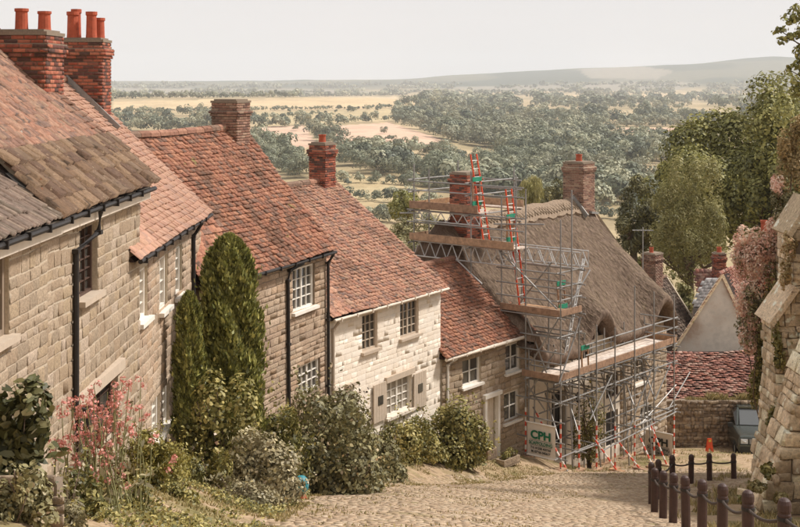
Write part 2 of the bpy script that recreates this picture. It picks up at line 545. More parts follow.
t = NT('earth_and_dry_grass')
n1, n2, n3 = t.noise(0.7, 5, 0.6), t.noise(6, 5, 0.7), t.noise(0.16, 3)
c = t.ramp(n2, [(0.3, lin(139, 116, 90)), (0.55, lin(171, 147, 119)), (0.8, lin(191, 168, 140))])
gr = t.ramp(n2, [(0.3, lin(88, 85, 51)), (0.6, lin(129, 119, 77)), (0.85, lin(158, 144, 99))])
c = t.mix(t.maprange(n1, 0.46, 0.62, 0, 0.9), c, gr)
t.base(c); t.bump(n2, 0.6, 0.04)
G['earth'] = t.fin(0.97, 0, 0.15)
G['cobble'] = mat_pieces('worn_cobble', [lin(187, 164, 137), lin(179, 157, 131), lin(175, 150, 123), lin(169, 145, 119), lin(191, 171, 146), lin(162, 138, 114)],
    grain=14, big=(lin(155, 136, 102), 0.5, 0.60), spots=[(lin(110, 94, 71), 5, 0.66), (lin(128, 119, 75), 1.6, 0.68)], bump=0.5)

# ------------------------------------------------------------------ setting: ground, street
def grid_mesh(name, xs, ys, zf, mat):
    X, Y = np.meshgrid(xs, ys)
    V = np.column_stack([X.ravel(), Y.ravel(), zf(X, Y).ravel()])
    nx, ny = len(xs), len(ys)
    i = np.arange(nx * ny).reshape(ny, nx)
    Fc = np.column_stack([i[:-1, :-1].ravel(), i[:-1, 1:].ravel(), i[1:, 1:].ravel(), i[1:, :-1].ravel()])
    return np_mesh(name, V, Fc, mat, smooth_=True)

gx = np.concatenate([np.arange(-46, -8, 1.5), np.arange(-8, 18, 0.25), np.arange(18, 46, 1.5)])
gy = np.concatenate([np.arange(-28, 8, 1.5), np.arange(8, 62.1, 0.3)])
put('ground', grid_mesh('ground', gx, gy, H, G['earth']), kind='structure')

def bollard_x(y):
    return np.interp(y, [10, 15.8, 28.5, 33, 37, 42], [4.6, 4.85, 5.8, 6.9, 8.2, 11])

def cobbles():
    Ms = []
    y = 13.5
    while y < 46:
        w = 0.085 + 0.04 * RND.random()
        xl = float(np.interp(y, HY, HX)) + 2.1 + 0.5 * float(vnoise(y * 0.35, 2.0, 9))
        xr = float(bollard_x(min(y, 42))) + (0.6 if y < 33 else 1.5)
        if y > 41:
            xl += (y - 41) * 0.15
        x = xl
        while x < xr:
            l = 0.11 + 0.13 * RND.random()
            if RND.random() < 0.94 - 0.3 * (x - xl < 0.7):
                cx, cyy = x + l / 2, y + w / 2 + 0.03 * (RND.random() - 0.5)
                e = 0.15
                z = H(np.array([cx, cx + e, cx]), np.array([cyy, cyy, cyy + e]))
                tx = np.array([e, 0, z[1] - z[0]]) / e; ty = np.array([0, e, z[2] - z[0]]) / e
                n = np.cross(tx, ty); n /= np.linalg.norm(n)
                a = RND.uniform(-0.08, 0.08)
                ax = tx * math.cos(a) + ty * math.sin(a); ay = ty * math.cos(a) - tx * math.sin(a)
                hgt = 0.007 + 0.010 * RND.random()
                Ms.append(M34(ax * (l - 0.02), -n * hgt, ay * (w - 0.012), np.array([cx, cyy, z[0]]) - n * 0.005))
            x += l
        y += w
    return Ms

road = put('cobbled_street', None, kind='structure')
pieces(road, 'cobble', [(u * np.array([1, 1, 1]), q) for u, q in [unit_brick(40 + i) for i in range(8)]], G['cobble'], cobbles(), cap=0, stuff_name='cobbles')

# ------------------------------------------------------------------ setting: the valley
FY = [58, 70, 100, 200, 400, 600, 800, 1100, 1500, 2200, 2700, 3500, 5000, 6000]
FL = [-16.6, -19, -26, -42, -52, -52, -48.5, -46, -41, -29.5, -34, -52, -46, -38]
FR = [-16.6, -19, -26, -42, -54, -56, -55, -54, -52, -48, -50, -54, -46, -34]
RU = [-0.8, -0.24, -0.1, 0.0, 0.06, 0.13, 0.2, 0.25, 0.30, 0.4, 0.8]
RZ = [10, 12, 4, 22, 52, 84, 112, 142, 166, 150, 60]

def HF(u, y):
    u = np.asarray(u, float); y = np.asarray(y, float)
    wr = smooth(-0.03, 0.08, u)
    z = np.interp(y, FY, FL) * (1 - wr) + np.interp(y, FY, FR) * wr
    rz = np.interp(u, RU, RZ)
    k = smooth(5600, 8800, y)
    z = z * (1 - k) + rz * k - smooth(9300, 13500, y) * 160
    x = u * y
    z = z + smooth(100, 500, y) * (5.0 * vnoise(x / 300, y / 420, 1) + 1.6 * vnoise(x / 90, y / 120, 2))
    z = z + smooth(4200, 7500, y) * (14 * vnoise(x / 900, y / 1500, 4) + 6 * vnoise(x / 350, y / 600, 6))
    # the hill just below the cottages falls away a little more on the left
    return z

def inpoly(px, py, poly):
    r = np.zeros(np.shape(px), bool)
    n = len(poly)
    for i in range(n):
        x0, y0 = poly[i]; x1, y1 = poly[(i + 1) % n]
        if y0 == y1:
            continue
        c = ((y0 > py) != (y1 > py)) & (px < (x1 - x0) * (py - y0) / (y1 - y0) + x0)
        r ^= c
    return r

STUBBLE, PINK, MEADOW, PALE, ROUGH = lin(196, 172, 136), lin(204, 172, 148), lin(180, 162, 126), lin(138, 130, 114), lin(176, 156, 120)
FIELDS = [
    ([(112, 101), (397, 96.5), (399, 107.5), (248, 110.5), (112, 112)], STUBBLE),
    ([(248, 112.5), (396, 109.5), (390, 120), (253, 126)], MEADOW),
    ([(246, 128), (304, 125), (318, 146), (284, 151), (250, 148)], PINK),
    ([(330, 126), (390, 122.5), (444, 140), (441, 156), (388, 142), (340, 146)], PINK),
    ([(300, 152), (345, 148), (400, 150), (380, 158), (320, 162)], MEADOW),
    ([(310, 176), (360, 172), (420, 178), (440, 205), (380, 222), (320, 196)], ROUGH),
    ([(330, 188), (400, 186), (430, 200), (390, 206)], MEADOW),
    ([(612, 128), (676, 127), (708, 139), (700, 143), (655, 138)], PINK),
    ([(550, 161), (612, 151), (622, 157), (560, 168)], STUBBLE),
    ([(684, 111), (740, 109), (744, 116), (690, 118)], MEADOW),
    ([(446, 87.5), (674, 81), (700, 84), (676, 90), (485, 91.5)], PALE),
    ([(578, 69), (640, 66), (676, 71), (656, 79), (590, 78)], PALE),
    ([(112, 88), (300, 89), (390, 92), (300, 94), (112, 93)], PALE),
    ([(560, 95), (720, 92), (720, 96), (590, 98.5)], STUBBLE),
    ([(400, 100), (416, 98), (418, 104), (400, 106)], STUBBLE),
]
t = NT('valley_fields')
a = t.n('ShaderNodeAttribute', attribute_name='tint')
n1 = t.noise(0.02, 6, 0.7); n2 = t.noise(0.25, 4, 0.7)
k = t.mix(1.0, a.outputs['Color'], t.ramp(n1, [(0.3, vary(0.78, 1)[0]), (0.7, vary(1, 1.18)[1])]), 'MULTIPLY')
k = t.mix(1.0, k, t.ramp(n2, [(0.3, vary(0.85, 1)[0]), (0.7, vary(1, 1.12)[1])]), 'MULTIPLY')
t.base(k)
G['valley'] = t.fin(0.97, 0, 0.1)

us = np.concatenate([np.linspace(-0.8, -0.36, 30), np.linspace(-0.35, 0.35, 300), np.linspace(0.36, 0.8, 30)])
ys = 58 * (14000 / 58.0) ** np.linspace(0, 1, 300)
U, Yg = np.meshgrid(us, ys)
Zg = HF(U, Yg)
PX, PY = 400 + U * F_PX, HORIZON - Zg / Yg * F_PX
tint = np.empty(U.shape + (4,), np.float32)
green = np.array(lin(146, 132, 100)); olive = np.array(lin(186, 164, 130))
nz = (vnoise(U * Yg / 60, Yg / 90, 12) * 0.5 + 0.5)[..., None]
tint[:] = green * (1 - nz) + olive * nz
wood = np.array(lin(70, 78, 66)); wf = smooth(5200, 6500, Yg)[..., None]
fn = smooth(.05, .35, vnoise(U * Yg / 420, Yg / 700, 71))[..., None] * np.array(lin(150, 140, 116)) ; fk = .3 * smooth(.05, .35, vnoise(U * Yg / 420, Yg / 700, 71))[..., None]; fn = fn * .3
tint[:] = tint * (1 - wf) + (wood * (1 - fk) + fn) * wf
for poly, colr in FIELDS:
    tint[inpoly(PX, PY, poly)] = colr
V = np.column_stack([(U * Yg).ravel(), Yg.ravel(), Zg.ravel()])
ii = np.arange(U.size).reshape(U.shape)
Fc = np.column_stack([ii[:-1, :-1].ravel(), ii[:-1, 1:].ravel(), ii[1:, 1:].ravel(), ii[1:, :-1].ravel()])
put('valley_terrain', np_mesh('valley_terrain', V, Fc, G['valley'], smooth_=True, col=tint.reshape(-1, 4)), kind='structure')

YT = 100 * (13000 / 100.0) ** np.linspace(0, 1, 900)
def ground_at(px, py):
    """where the ray through a photo pixel first meets the valley"""
    u = (px - 400) / F_PX; dep = (py - HORIZON) / F_PX
    z = HF(np.full_like(YT, u), YT)
    hit = np.nonzero(z >= -dep * YT)[0]
    if len(hit) == 0:
        return None
    y = YT[hit[0]]
    return np.array([u * y, y, z[hit[0]]])

def leaf_quads(C, N, size, rs, aspect=0.6):
    """one leaf-shaped quad per centre C, facing roughly N"""
    n = len(C)
    T = rs.normal(size=(n, 3)); T -= (T * N).sum(1)[:, None] * N
    T /= np.linalg.norm(T, axis=1)[:, None] + 1e-9
    B = np.cross(N, T)
    s = size * (0.45 + 1.1 * rs.random(n) ** 1.3)[:, None] if np.isscalar(size) else (size * (0.6 + 0.8 * rs.random(n)))[:, None]
    P = np.stack([C - T * s * 0.5, C + B * s * 0.5 * aspect + N * s * .06, C + T * s * 0.5, C - B * s * 0.5 * aspect + N * s * .06], 1)
    return P.reshape(-1, 3), np.arange(4 * n).reshape(n, 4)

def leaf_hex(C, N, size, rs, aspect=0.6):
    """a rounder, pointed leaf with six corners, for plants close to the camera"""
    n = len(C)
    T = rs.normal(size=(n, 3)); T -= (T * N).sum(1)[:, None] * N
    T /= np.linalg.norm(T, axis=1)[:, None] + 1e-9
    B = np.cross(N, T)
    s = (size * (0.5 + 1.0 * rs.random(n) ** 1.3))[:, None]
    cv = N * s * (.05 + .18 * rs.random(n))[:, None]            # the tip curls down
    w = s * .5 * aspect
    P = np.stack([C - T * s * .5, C - T * s * .18 + B * w, C + T * s * .2 + B * w * .82 - cv * .3, C + T * s * .55 - cv, C + T * s * .2 - B * w * .82 - cv * .3, C - T * s * .18 - B * w], 1)
    return P.reshape(-1, 3), np.arange(6 * n).reshape(n, 6)

def far_crown(nq, rs, h, w):
    """lumpy tree crown of nq quads, base at 0"""
    k = rs.integers(7, 12)
    lc = rs.normal(size=(k, 3)) * np.array([w * .24, w * .24, h * .17]) + (0, 0, h * .56)
    lr = (0.20 + 0.14 * rs.random(k)) * w
    lc[0] = (0, 0, h * .36); lr[0] = w * .40
    which = rs.integers(0, k, nq)
    D = rs.normal(size=(nq, 3)); D /= np.linalg.norm(D, axis=1)[:, None]
    D[:, 2] = np.where(D[:, 2] < -0.3, -D[:, 2], D[:, 2])
    C = lc[which] + D * lr[which][:, None] * (0.8 + 0.28 * rs.random(nq))[:, None]
    C[:, 2] = np.maximum(C[:, 2], h * 0.04)
    N = D + rs.normal(size=(nq, 3)) * 0.12; N /= np.linalg.norm(N, axis=1)[:, None]
    R = np.clip((0.4 + 0.3 * rs.random(nq)) * (0.7 + 0.4 * rs.random(k))[which], 0, 1)
    return C, N, R

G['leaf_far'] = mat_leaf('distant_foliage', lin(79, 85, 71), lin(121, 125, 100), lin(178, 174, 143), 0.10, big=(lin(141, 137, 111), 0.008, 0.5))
WOODS = [
    ([(-260, 104), (110, 100), (110, 132), (-260, 170)], 13, 6, -.1), ([(802, 104), (1060, 104), (1060, 190), (802, 170)], 13, 6, .1),
    ([(390, 110), (470, 106), (540, 112), (590, 120), (610, 142), (560, 150), (511, 152), (443, 142), (434, 138), (390, 126)], 6.5, 2.6, .4),
    ([(500, 140), (560, 138), (640, 146), (716, 142), (720, 158), (640, 168), (560, 176), (500, 170)], 7, 3.0, .3),
    ([(398, 106), (405, 99), (470, 97), (520, 106), (516, 110)], 5.0, 1.4, .8),
    ([(246, 152), (300, 155), (345, 164), (350, 186), (300, 182), (258, 168)], 9, 5, .1),
    ([(430, 164), (560, 170), (640, 182), (690, 196), (640, 215), (560, 206), (430, 190)], 10, 5.5, .2),
    ([(352, 160), (410, 166), (440, 176), (400, 182), (356, 172)], 9, 4.5, .4),
    ([(440, 96), (560, 96), (800, 98), (800, 112), (560, 110), (520, 104)], 6.5, 2.6, -.05),
    ([(560, 112), (720, 112), (800, 112), (800, 140), (720, 140), (600, 124)], 7, 3.0, .1),
    ([(300, 133), (336, 133), (338, 142), (306, 142)], 8, 4, .8),
]
LINES = [([(318, 180), (440, 188)], 8, .38), ([(322, 196), (445, 208)], 9, .42), ([(318, 214), (430, 228)], 9, .4), ([(345, 168), (352, 236)], 5, .35), ([(400, 176), (418, 236)], 6, .4), ([(330, 204), (440, 198)], 13, .3), ([(440, 190), (560, 206)], 9, .45), ([(560, 216), (660, 222)], 8, .5),([(112, 98.6), (250, 97.6), (400, 95)], 2.4, 0.7), ([(112, 112.3), (250, 110.8), (397, 108)], 3, 0.35), ([(112, 117), (180, 116), (246, 117)], 7, 0.8), ([(112, 124), (246, 124)], 6, .9), ([(112, 131), (246, 132)], 6, .9), ([(252, 120), (392, 109)], 9, 0.5), ([(253, 127), (392, 121.5)], 8, 0.8),
         ([(334, 148), (388, 141.5), (395, 139)], 4, 0.35), ([(258, 128), (320, 125)], 12, .8), ([(340, 146), (441, 157)], 6, 0.7), ([(612, 127), (680, 126), (708, 138)], 4, .7), ([(560, 161), (620, 150)], 5, .8)]
rs = np.random.default_rng(21)
pts = []
for poly, sx, sy, dens in WOODS:
    xs = [p[0] for p in poly]; yy = [p[1] for p in poly]
    for y in np.arange(min(yy), max(yy), sy):
        for x in np.arange(min(xs), max(xs), sx):
            a, b = x + rs.uniform(-.6, .6) * sx, y + rs.uniform(-.5, .5) * sy
            if inpoly(np.array([a]), np.array([b]), poly)[0] and not any(inpoly(np.array([a]), np.array([b]), f[0])[0] for f in FIELDS) and vnoise(a / 26.0, b / 7.0, 44) > -dens - .35:
                pts.append((a, b, 1.0))
for pl, st, sc_ in LINES:
    for (x0, y0), (x1, y1) in zip(pl[:-1], pl[1:]):
        for k in range(int(abs(x1 - x0) / st)):
            f = (k + rs.random()) * st / abs(x1 - x0)
            pts.append((x0 + (x1 - x0) * f, y0 + (y1 - y0) * f + rs.uniform(-.2, .2), sc_))
for yb in (85.5, 88, 92.5, 95):                               # far hedgerows and copses
    x = 105.0
    while x < 800:
        x += rs.uniform(2, 5)
        if vnoise(x / 22.0, yb, 31) > -0.25:
            pts.append((x, yb + rs.uniform(-.7, .7) - max(0, x - 500) * 0.006, 0.85))
Cs, Ns, Rs, Ss = [], [], [], []
loners = []
for a, b, sc_ in pts:
    p = ground_at(a, b)
    if p is None:
        continue
    h = (7 + 9 * rs.random() ** 1.3) * sc_ * (1.0 if p[1] < 1500 else 1.1)
    if p[1] < 760 and len(loners) < 110:
        loners.append((p, h)); continue
    px_h = h / p[1] * F_PX
    nq = int(np.clip(px_h ** 1.5 * 10.5, 34, 640)) if 100 < a < 720 else 70
    w = h * rs.uniform(0.75, 1.45)
    if p[1] > 2600:
        w *= 1.9; h *= 1.15
    C, N, R = far_crown(nq, rs, h, w)
    Cs.append(C + p); Ns.append(N); Rs.append(np.clip(R * rs.uniform(0.3, 1.7), 0, 1)); Ss.append(np.full(nq, 2.3 * w / math.sqrt(nq)))
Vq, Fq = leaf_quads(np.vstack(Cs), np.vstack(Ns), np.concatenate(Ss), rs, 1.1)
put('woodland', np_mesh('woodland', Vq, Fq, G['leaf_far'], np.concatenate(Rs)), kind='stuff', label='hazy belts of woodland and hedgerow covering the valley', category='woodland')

lone_mesh = []
for i in range(6):
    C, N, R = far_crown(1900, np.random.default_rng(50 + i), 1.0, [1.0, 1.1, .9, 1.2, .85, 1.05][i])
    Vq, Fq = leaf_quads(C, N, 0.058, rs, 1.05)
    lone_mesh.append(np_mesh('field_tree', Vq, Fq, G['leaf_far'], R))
LONE = [(350, 166, 13), (362, 173, 12), (388, 176, 13), (404, 178, 11), (318, 141, 9), (330, 143, 8), (297, 131, 6.5), (279, 121, 4), (303, 122, 5), (384, 134, 6), (412, 190, 10), (540, 205, 13), (548, 210, 12),
        (436, 156, 10), (447, 160, 9), (262, 160, 9), (272, 163, 10), (285, 172, 9)]
for px_, py_, h in LONE:
    p = ground_at(px_, py_)
    if p is not None:
        loners.append((p, h))
for i, (p, h) in enumerate(loners):
    o = put('field_tree', lone_mesh[i % 6])
    o.location = tuple(p - np.array([0, 0, 0.04 * h])); o.scale = (h,) * 3; o.rotation_euler = (0, 0, RND.uniform(0, 6.3))
    o['label'] = 'rounded leafy tree standing in the valley below the cottages'
    o['category'] = 'tree'; o['group'] = 'trees scattered over the valley'

m = MB(); m.box((0, 0, 1.6), (20, 8, 3.2)); m.prism([(-10.4, -4.5, 3.15), (-10.4, 4.5, 3.15), (-10.4, 0, 5.2)], (20.8, 0, 0))
o = m.build('farm_barn', G['white']); p = ground_at(541, 170); o.location = tuple(p); o.rotation_euler = (0, 0, .1)
o['label'] = 'long low white farm barn far off among valley trees'; o['category'] = 'barn'

# ------------------------------------------------------------------ haze over the valley
m = MB(); m.box((0, 7400, 90), (34000, 15200, 470))
t = NT('haze')
t.t.nodes.remove(t.bsdf)
v = t.n('ShaderNodeVolumePrincipled')
v.inputs['Color'].default_value = (0.90, 0.935, 0.985, 1)
v.inputs['Density'].default_value = 0.000095
v.inputs['Anisotropy'].default_value = 0.0
t.l(v.outputs[0], t.out.inputs['Volume'])
m.build('haze', t.m, kind='stuff', label='thin pale haze hanging over the whole valley', category='haze')
# ------------------------------------------------------------------ houses
class House:
    """local axes: X along the street front (downhill), -Y out to the street, Z up; eaves line at y = 0, wall at y = inset"""
    def __init__(s, name, label, O, az, L, ze, r, h, inset=0.2, zb=None):
        s.O, s.az, s.L, s.r, s.h, s.inset = np.array(O, float), math.radians(az), L, r, h, inset
        s.a = np.array([math.sin(s.az), math.cos(s.az)]); s.n = np.array([math.cos(s.az), -math.sin(s.az)])
        e = s.O + s.a * L
        s.zb = zb if zb is not None else float(min(H(*s.O), H(*e))) - 0.5
        s.ze = ze - s.zb
        s.root = thing(name, label, 'house', (O[0], O[1], s.zb), math.radians(90) - s.az)
        s.open = []
    def t(s, px, inset=None):
        u = (px - 400) / F_PX
        P = s.O - s.n * (s.inset if inset is None else inset)
        return (u * P[1] - P[0]) / (s.a[0] - u * s.a[1])
    def y(s, t, inset=None):
        return (s.O - s.n * (s.inset if inset is None else inset) + s.a * t)[1]
    def z(s, t, py, inset=None):
        return -(py - HORIZON) / F_PX * s.y(t, inset) - s.zb
    def rect(s, x0, y0, x1, y1):
        t0, t1 = s.t(x0), s.t(x1); tm = (t0 + t1) / 2
        return t0, t1, s.z(tm, y1), s.z(tm, y0)
    # -- walls
    def wall(s, mat, x0=0, x1=None, zlow=0, name='wall'):
        x1 = s.L if x1 is None else x1
        m = MB()
        D = s.r * 2 - s.inset; yi = s.inset
        xs = sorted({x0, x1} | {v for o in s.open for v in o[:2] if x0 < v < x1})
        zs = sorted({zlow, s.ze} | {v for o in s.open for v in o[2:4] if zlow < v < s.ze})
        for xa, xb in zip(xs[:-1], xs[1:]):
            for za, zb in zip(zs[:-1], zs[1:]):
                cx, cz = (xa + xb) / 2, (za + zb) / 2
                if not any(o[0] < cx < o[1] and o[2] < cz < o[3] for o in s.open):
                    m.add([(xa, yi, za), (xb, yi, za), (xb, yi, zb), (xa, yi, zb)], [(0, 1, 2, 3)])
        for a, b, c, d in s.open:
            if x0 <= a < x1:
                q = yi + 0.3
                m.add([(a, yi, c), (b, yi, c), (b, yi, d), (a, yi, d), (a, q, c), (b, q, c), (b, q, d), (a, q, d)],
                      [(0, 4, 5, 1), (1, 5, 6, 2), (2, 6, 7, 3), (3, 7, 4, 0), (4, 7, 6, 5)])
        tan = s.h / s.r
        top = s.ze + yi * tan
        for x in (x0, x1):                                      # gable ends
            m.add([(x, yi, zlow), (x, D, zlow), (x, D, top), (x, s.r, s.ze + s.h - 0.02), (x, yi, top)], [(0, 1, 2, 3, 4) if x == x1 else (4, 3, 2, 1, 0)])
        m.add([(x0, D, zlow), (x1, D, zlow), (x1, D, s.ze), (x0, D, s.ze)], [(3, 2, 1, 0)])
        return m.build(name, mat, s.root)
    def stones(s, parent, mat, x0, x1, z0, z1, hc=(0.14, 0.23), lc=(0.26, 0.56), dep=(0.025, 0.055), cap=300, px_min=8, wav=0.03, gap=0.018, tilt=0.02, name='stone'):
        Ms = []
        z = z0
        while z < z1 - 0.05:
            hh = min(RND.uniform(*hc), z1 - z)
            blocks = sorted((o[0], o[1]) for o in s.open if o[2] < z + hh * 0.7 and o[3] > z + hh * 0.3)
            x = x0 - RND.random() * 0.3
            segs, cur = [], x0
            for a, b in blocks:
                if a > cur:
                    segs.append((cur, min(a, x1)))
                cur = max(cur, b)
            if cur < x1:
                segs.append((cur, x1))
            for a, b in segs:
                x = a
                while x < b - 0.02:
                    l = RND.uniform(*lc)
                    if b - x - l < lc[0] * 0.6:
                        l = b - x
                    d = RND.uniform(*dep)
                    zz = z + hh / 2 + wav * float(vnoise(x * 0.7, z * 0.5, 8)); tl = RND.gauss(0, tilt)
                    Ms.append(M34((max(l - gap, .03), 0, tl * l), (0, d, 0), (-tl * hh, 0, (hh - gap) * RND.uniform(0.9, 1.03)), (x + l / 2, s.inset + 0.004, zz)))
                    x += l
            z += hh
        pieces(parent, name, U_STONE, mat, Ms, px_min, cap, stuff_name='stonework')
    # -- roof
    def roof(s, mat, e=0.145, w=0.19, ov=0.12, sag=0.05, cap=300, px_min=8, slates=0, slate_mat=None, x_skew=None, jit=1.0, seed=1, ridge=True, thick=0.03, run=None):
        L, r, h = s.L, s.r, s.h
        th = math.atan2(h, r); up = np.array([0, math.cos(th), math.sin(th)]); nn = np.array([0, -math.sin(th), math.cos(th)])
        m = MB()
        lo = np.array([0, -math.sin(th), math.cos(th)]) * -0.05
        P = [(-ov, 0 + lo[1], s.ze + lo[2] - 0.02), (-ov, r, s.ze + h - 0.06), (-ov, 2 * r, s.ze - 0.02)]
        m.prism(P, (L + 2 * ov, 0, 0))
        deck = m.build('roof', G['underlay'] if mat is not G['tile_new'] else G['underlay'], s.root)
        S = math.hypot(r, h)
        Ms, Sl = [], []
        sp, row = -0.06, 0
        while sp < S - 0.03:
            big = row < slates
            ee = (0.27 - 0.02 * row) if big else e
            x = -ov - RND.random() * w * (0.5 if row % 2 else 1.0)
            while x < L + ov:
                ww = RND.uniform(0.2, 0.42) if big else w
                xc = min(max(x + ww / 2, -ov + ww * 0.3), L + ov - ww * 0.3)
                sg = sag * (float(vnoise(xc * 0.35 + seed * 7, sp * 0.4, seed)) * 0.7 + 0.3 * float(vnoise(xc * 1.3, sp * 1.3, seed + 3)))
                dsp = (0.006 if big else 0.035) * float(vnoise(xc * 0.5, sp * 0.25, seed + 5))     # courses wander
                tt = (0.075 if big else thick) * RND.uniform(0.8, 1.3)
                len_ = min(ee * (1.45 if big else 1.6), S - sp + 0.02)
                lift = (0.085 if big else 0.046) * max(jit, .8) * RND.uniform(0.6, 1.5)
                rot = RND.gauss(0, 0.02) * jit
                ax = np.array([math.cos(rot), 0, 0]) + up * math.sin(rot)
                pos = np.array([xc, 0, s.ze]) + up * (sp + dsp + RND.gauss(0, 0.006) * jit) + nn * (sg * 1.0 + lift)
                (Sl if big else Ms).append(M34(ax * (ww - (0.022 if big else 0.006)), up * len_ - nn * (lift + 0.01), nn * tt, pos))
                x += ww
            sp += ee; row += 1
        if Sl:
            pieces(deck, 'stone_slate', U_SLATE, slate_mat, Sl, px_min, cap)
        pieces(deck, 'roof_tile', U_TILE, mat, Ms, px_min, cap)
        # far slope: the same tiles, joined
        Mb = []
        sp = 0.0
        while sp < S - 0.42:
            x = -ov
            while x < L + ov:
                Mb.append(M34((-0.39, 0, 0), up * [1, -1, 1] * 0.4 - nn * [1, -1, 1] * 0.03, nn * [1, -1, 1] * 0.03, np.array([x + 0.2, 2 * r, s.ze]) + up * [1, -1, 1] * sp + nn * [1, -1, 1] * 0.03))
                x += 0.4
            sp += 0.3
        pieces(deck, 'back_tile', U_TILE, mat, Mb, cap=0, stuff_name='back_slope_tiles')
        if ridge:
            x = -ov
            while x < L + ov - 0.05:
                l = min(0.42, L + ov - x)
                mm = MB(); R = 0.15
                V = []
                for xx in (0, l - 0.015):
                    for k in range(6):
                        an = math.radians(-15 + 210 * k / 5)
                        V.append((xx, R * math.cos(an) * 1.0, R * math.sin(an) * 0.8))
                mm.add(V, [(k, k + 1, k + 7, k + 6) for k in range(5)] + [(5, 4, 3, 2, 1, 0), (6, 7, 8, 9, 10, 11)])
                o = mm.build('ridge_tile', G['ridge'], deck)
                o.location = (x, r, s.ze + h + 0.0 + 0.02 * RND.random() + sag * 0.6 * float(vnoise(x * 0.35 + seed * 7, S * .4, seed)))
                x += l
        s.deck = deck
        return deck
    def gutter(s, mat, x0=None, x1=None, fascia=None, r=0.042):
        x0 = -0.1 if x0 is None else x0; x1 = s.L + 0.1 if x1 is None else x1
        m = MB(); m.tube([(x0, -0.05, s.ze - 0.05), (x1, -0.05, s.ze - 0.07)], r, 8)
        for k in range(int((x1 - x0) / 0.8)):
            m.box((x0 + 0.3 + 0.8 * k, -0.05, s.ze - 0.065), (0.03, 0.13, 0.1))
        m.build('gutter', mat, s.root)
        if fascia:
            m = MB(); m.box(((x0 + x1) / 2, 0.04, s.ze - 0.14), (x1 - x0, 0.03, 0.2)); m.build('fascia', fascia, s.root)
            m = MB(); m.box(((x0 + x1) / 2, s.inset / 2 + .03, s.ze - 0.235), (x1 - x0 - .01, s.inset, 0.02)); m.build('soffit', fascia, s.root)
    def pipe(s, pts, mat, r=0.045, name='downpipe'):
        m = MB(); m.tube(pts, r, 8)
        for p in pts[1:-1]:
            m.box(p, (0.12, 0.1, 0.06))
        p0, p1 = np.array(pts[-2], float), np.array(pts[-1], float)
        for f in (0.3, 0.65):
            m.box(p0 + (p1 - p0) * f, (0.12, 0.1, 0.06))
        m.build(name, mat, s.root, smooth_=False)
    # -- windows and doors
    def window(s, rect, cols=2, rows=2, mat=None, rec=0.09, fr=0.055, bar=0.022, sill=None, lintel=None, gl=None, mull=(), each=False, name='window'):
        x0, x1, z0, z1 = rect
        s.open.append(rect)
        mat = mat or G['white']; gl = gl or G['glass']
        y = s.inset + rec
        m = MB()
        m.box(((x0 + fr / 2), y, (z0 + z1) / 2), (fr, 0.07, z1 - z0)); m.box(((x1 - fr / 2), y, (z0 + z1) / 2), (fr, 0.07, z1 - z0))
        m.box(((x0 + x1) / 2, y + .001, z0 + fr / 2), (x1 - x0 - 2 * fr, 0.068, fr)); m.box(((x0 + x1) / 2, y + .001, z1 - fr / 2), (x1 - x0 - 2 * fr, 0.068, fr))
        ix0, ix1, iz0, iz1 = x0 + fr, x1 - fr, z0 + fr, z1 - fr
        for k in range(1, cols):
            xx = ix0 + (ix1 - ix0) * k / cols
            wd = fr if k in mull else bar
            m.box((xx, y + .004, (iz0 + iz1) / 2), (wd, 0.05, iz1 - iz0))
        for k in range(1, rows):
            zz = iz0 + (iz1 - iz0) * k / rows
            m.box(((ix0 + ix1) / 2, y + .008, zz), (ix1 - ix0, 0.04, bar))
        w = m.build(name, mat, s.root)
        if each:
            for i in range(cols):
                for j in range(rows):
                    q = MB()
                    a0, a1 = ix0 + (ix1 - ix0) * i / cols, ix0 + (ix1 - ix0) * (i + 1) / cols
                    b0, b1 = iz0 + (iz1 - iz0) * j / rows, iz0 + (iz1 - iz0) * (j + 1) / rows
                    tw = RND.uniform(-.004, .004)
                    q.add([(a0, y + .02 + tw, b0), (a1, y + .02 - tw, b0), (a1, y + .02 - tw, b1), (a0, y + .02 + tw, b1)], [(0, 1, 2, 3)])
                    q.build('pane', gl, w)
        else:
            q = MB(); q.box(((ix0 + ix1) / 2, y + .027, (iz0 + iz1) / 2), (ix1 - ix0, 0.008, iz1 - iz0)); q.build('pane', gl, w)
        if sill:
            q = MB(); q.box(((x0 + x1) / 2, s.inset - 0.01, z0 - 0.035), (x1 - x0 + 0.16, 0.22, 0.08)); q.build('sill', sill, w)
        if lintel:
            q = MB(); q.box(((x0 + x1) / 2, s.inset - 0.05, z1 + 0.09), (x1 - x0 + 0.2, 0.10, 0.17)); q.build('lintel', lintel, w)
        return w
    def door(s, rect, mat, frame=None, rec=0.12):
        x0, x1, z0, z1 = rect
        s.open.append(rect)
        y = s.inset + rec
        m = MB(); w = x1 - x0
        m.box(((x0 + x1) / 2, y, (z0 + z1) / 2), (w, 0.05, z1 - z0))
        for k in range(5):
            m.box((x0 + w * (k + .5) / 5, y - .03, (z0 + z1) / 2), (w / 5 - 0.015, 0.02, z1 - z0 - .05))
        d = m.build('door', mat, s.root)
        q = MB(); q.lathe((x0 + 0.12, y - 0.07, (z0 + z1) / 2), [(0.0, -.03), (.03, -.02), (.03, .02), (0.0, .03)], 8); q.build('handle', G['iron'], d)
        if frame:
            q = MB()
            for xx in (x0 - .06, x1 + .06):
                q.box((xx, s.inset - .04, (z0 + z1) / 2), (.12, .16, z1 - z0 + .1))
            q.box(((x0 + x1) / 2, s.inset - .06, z1 + .13), (w + .36, .22, .14))
            q.build('door_frame', frame, d)

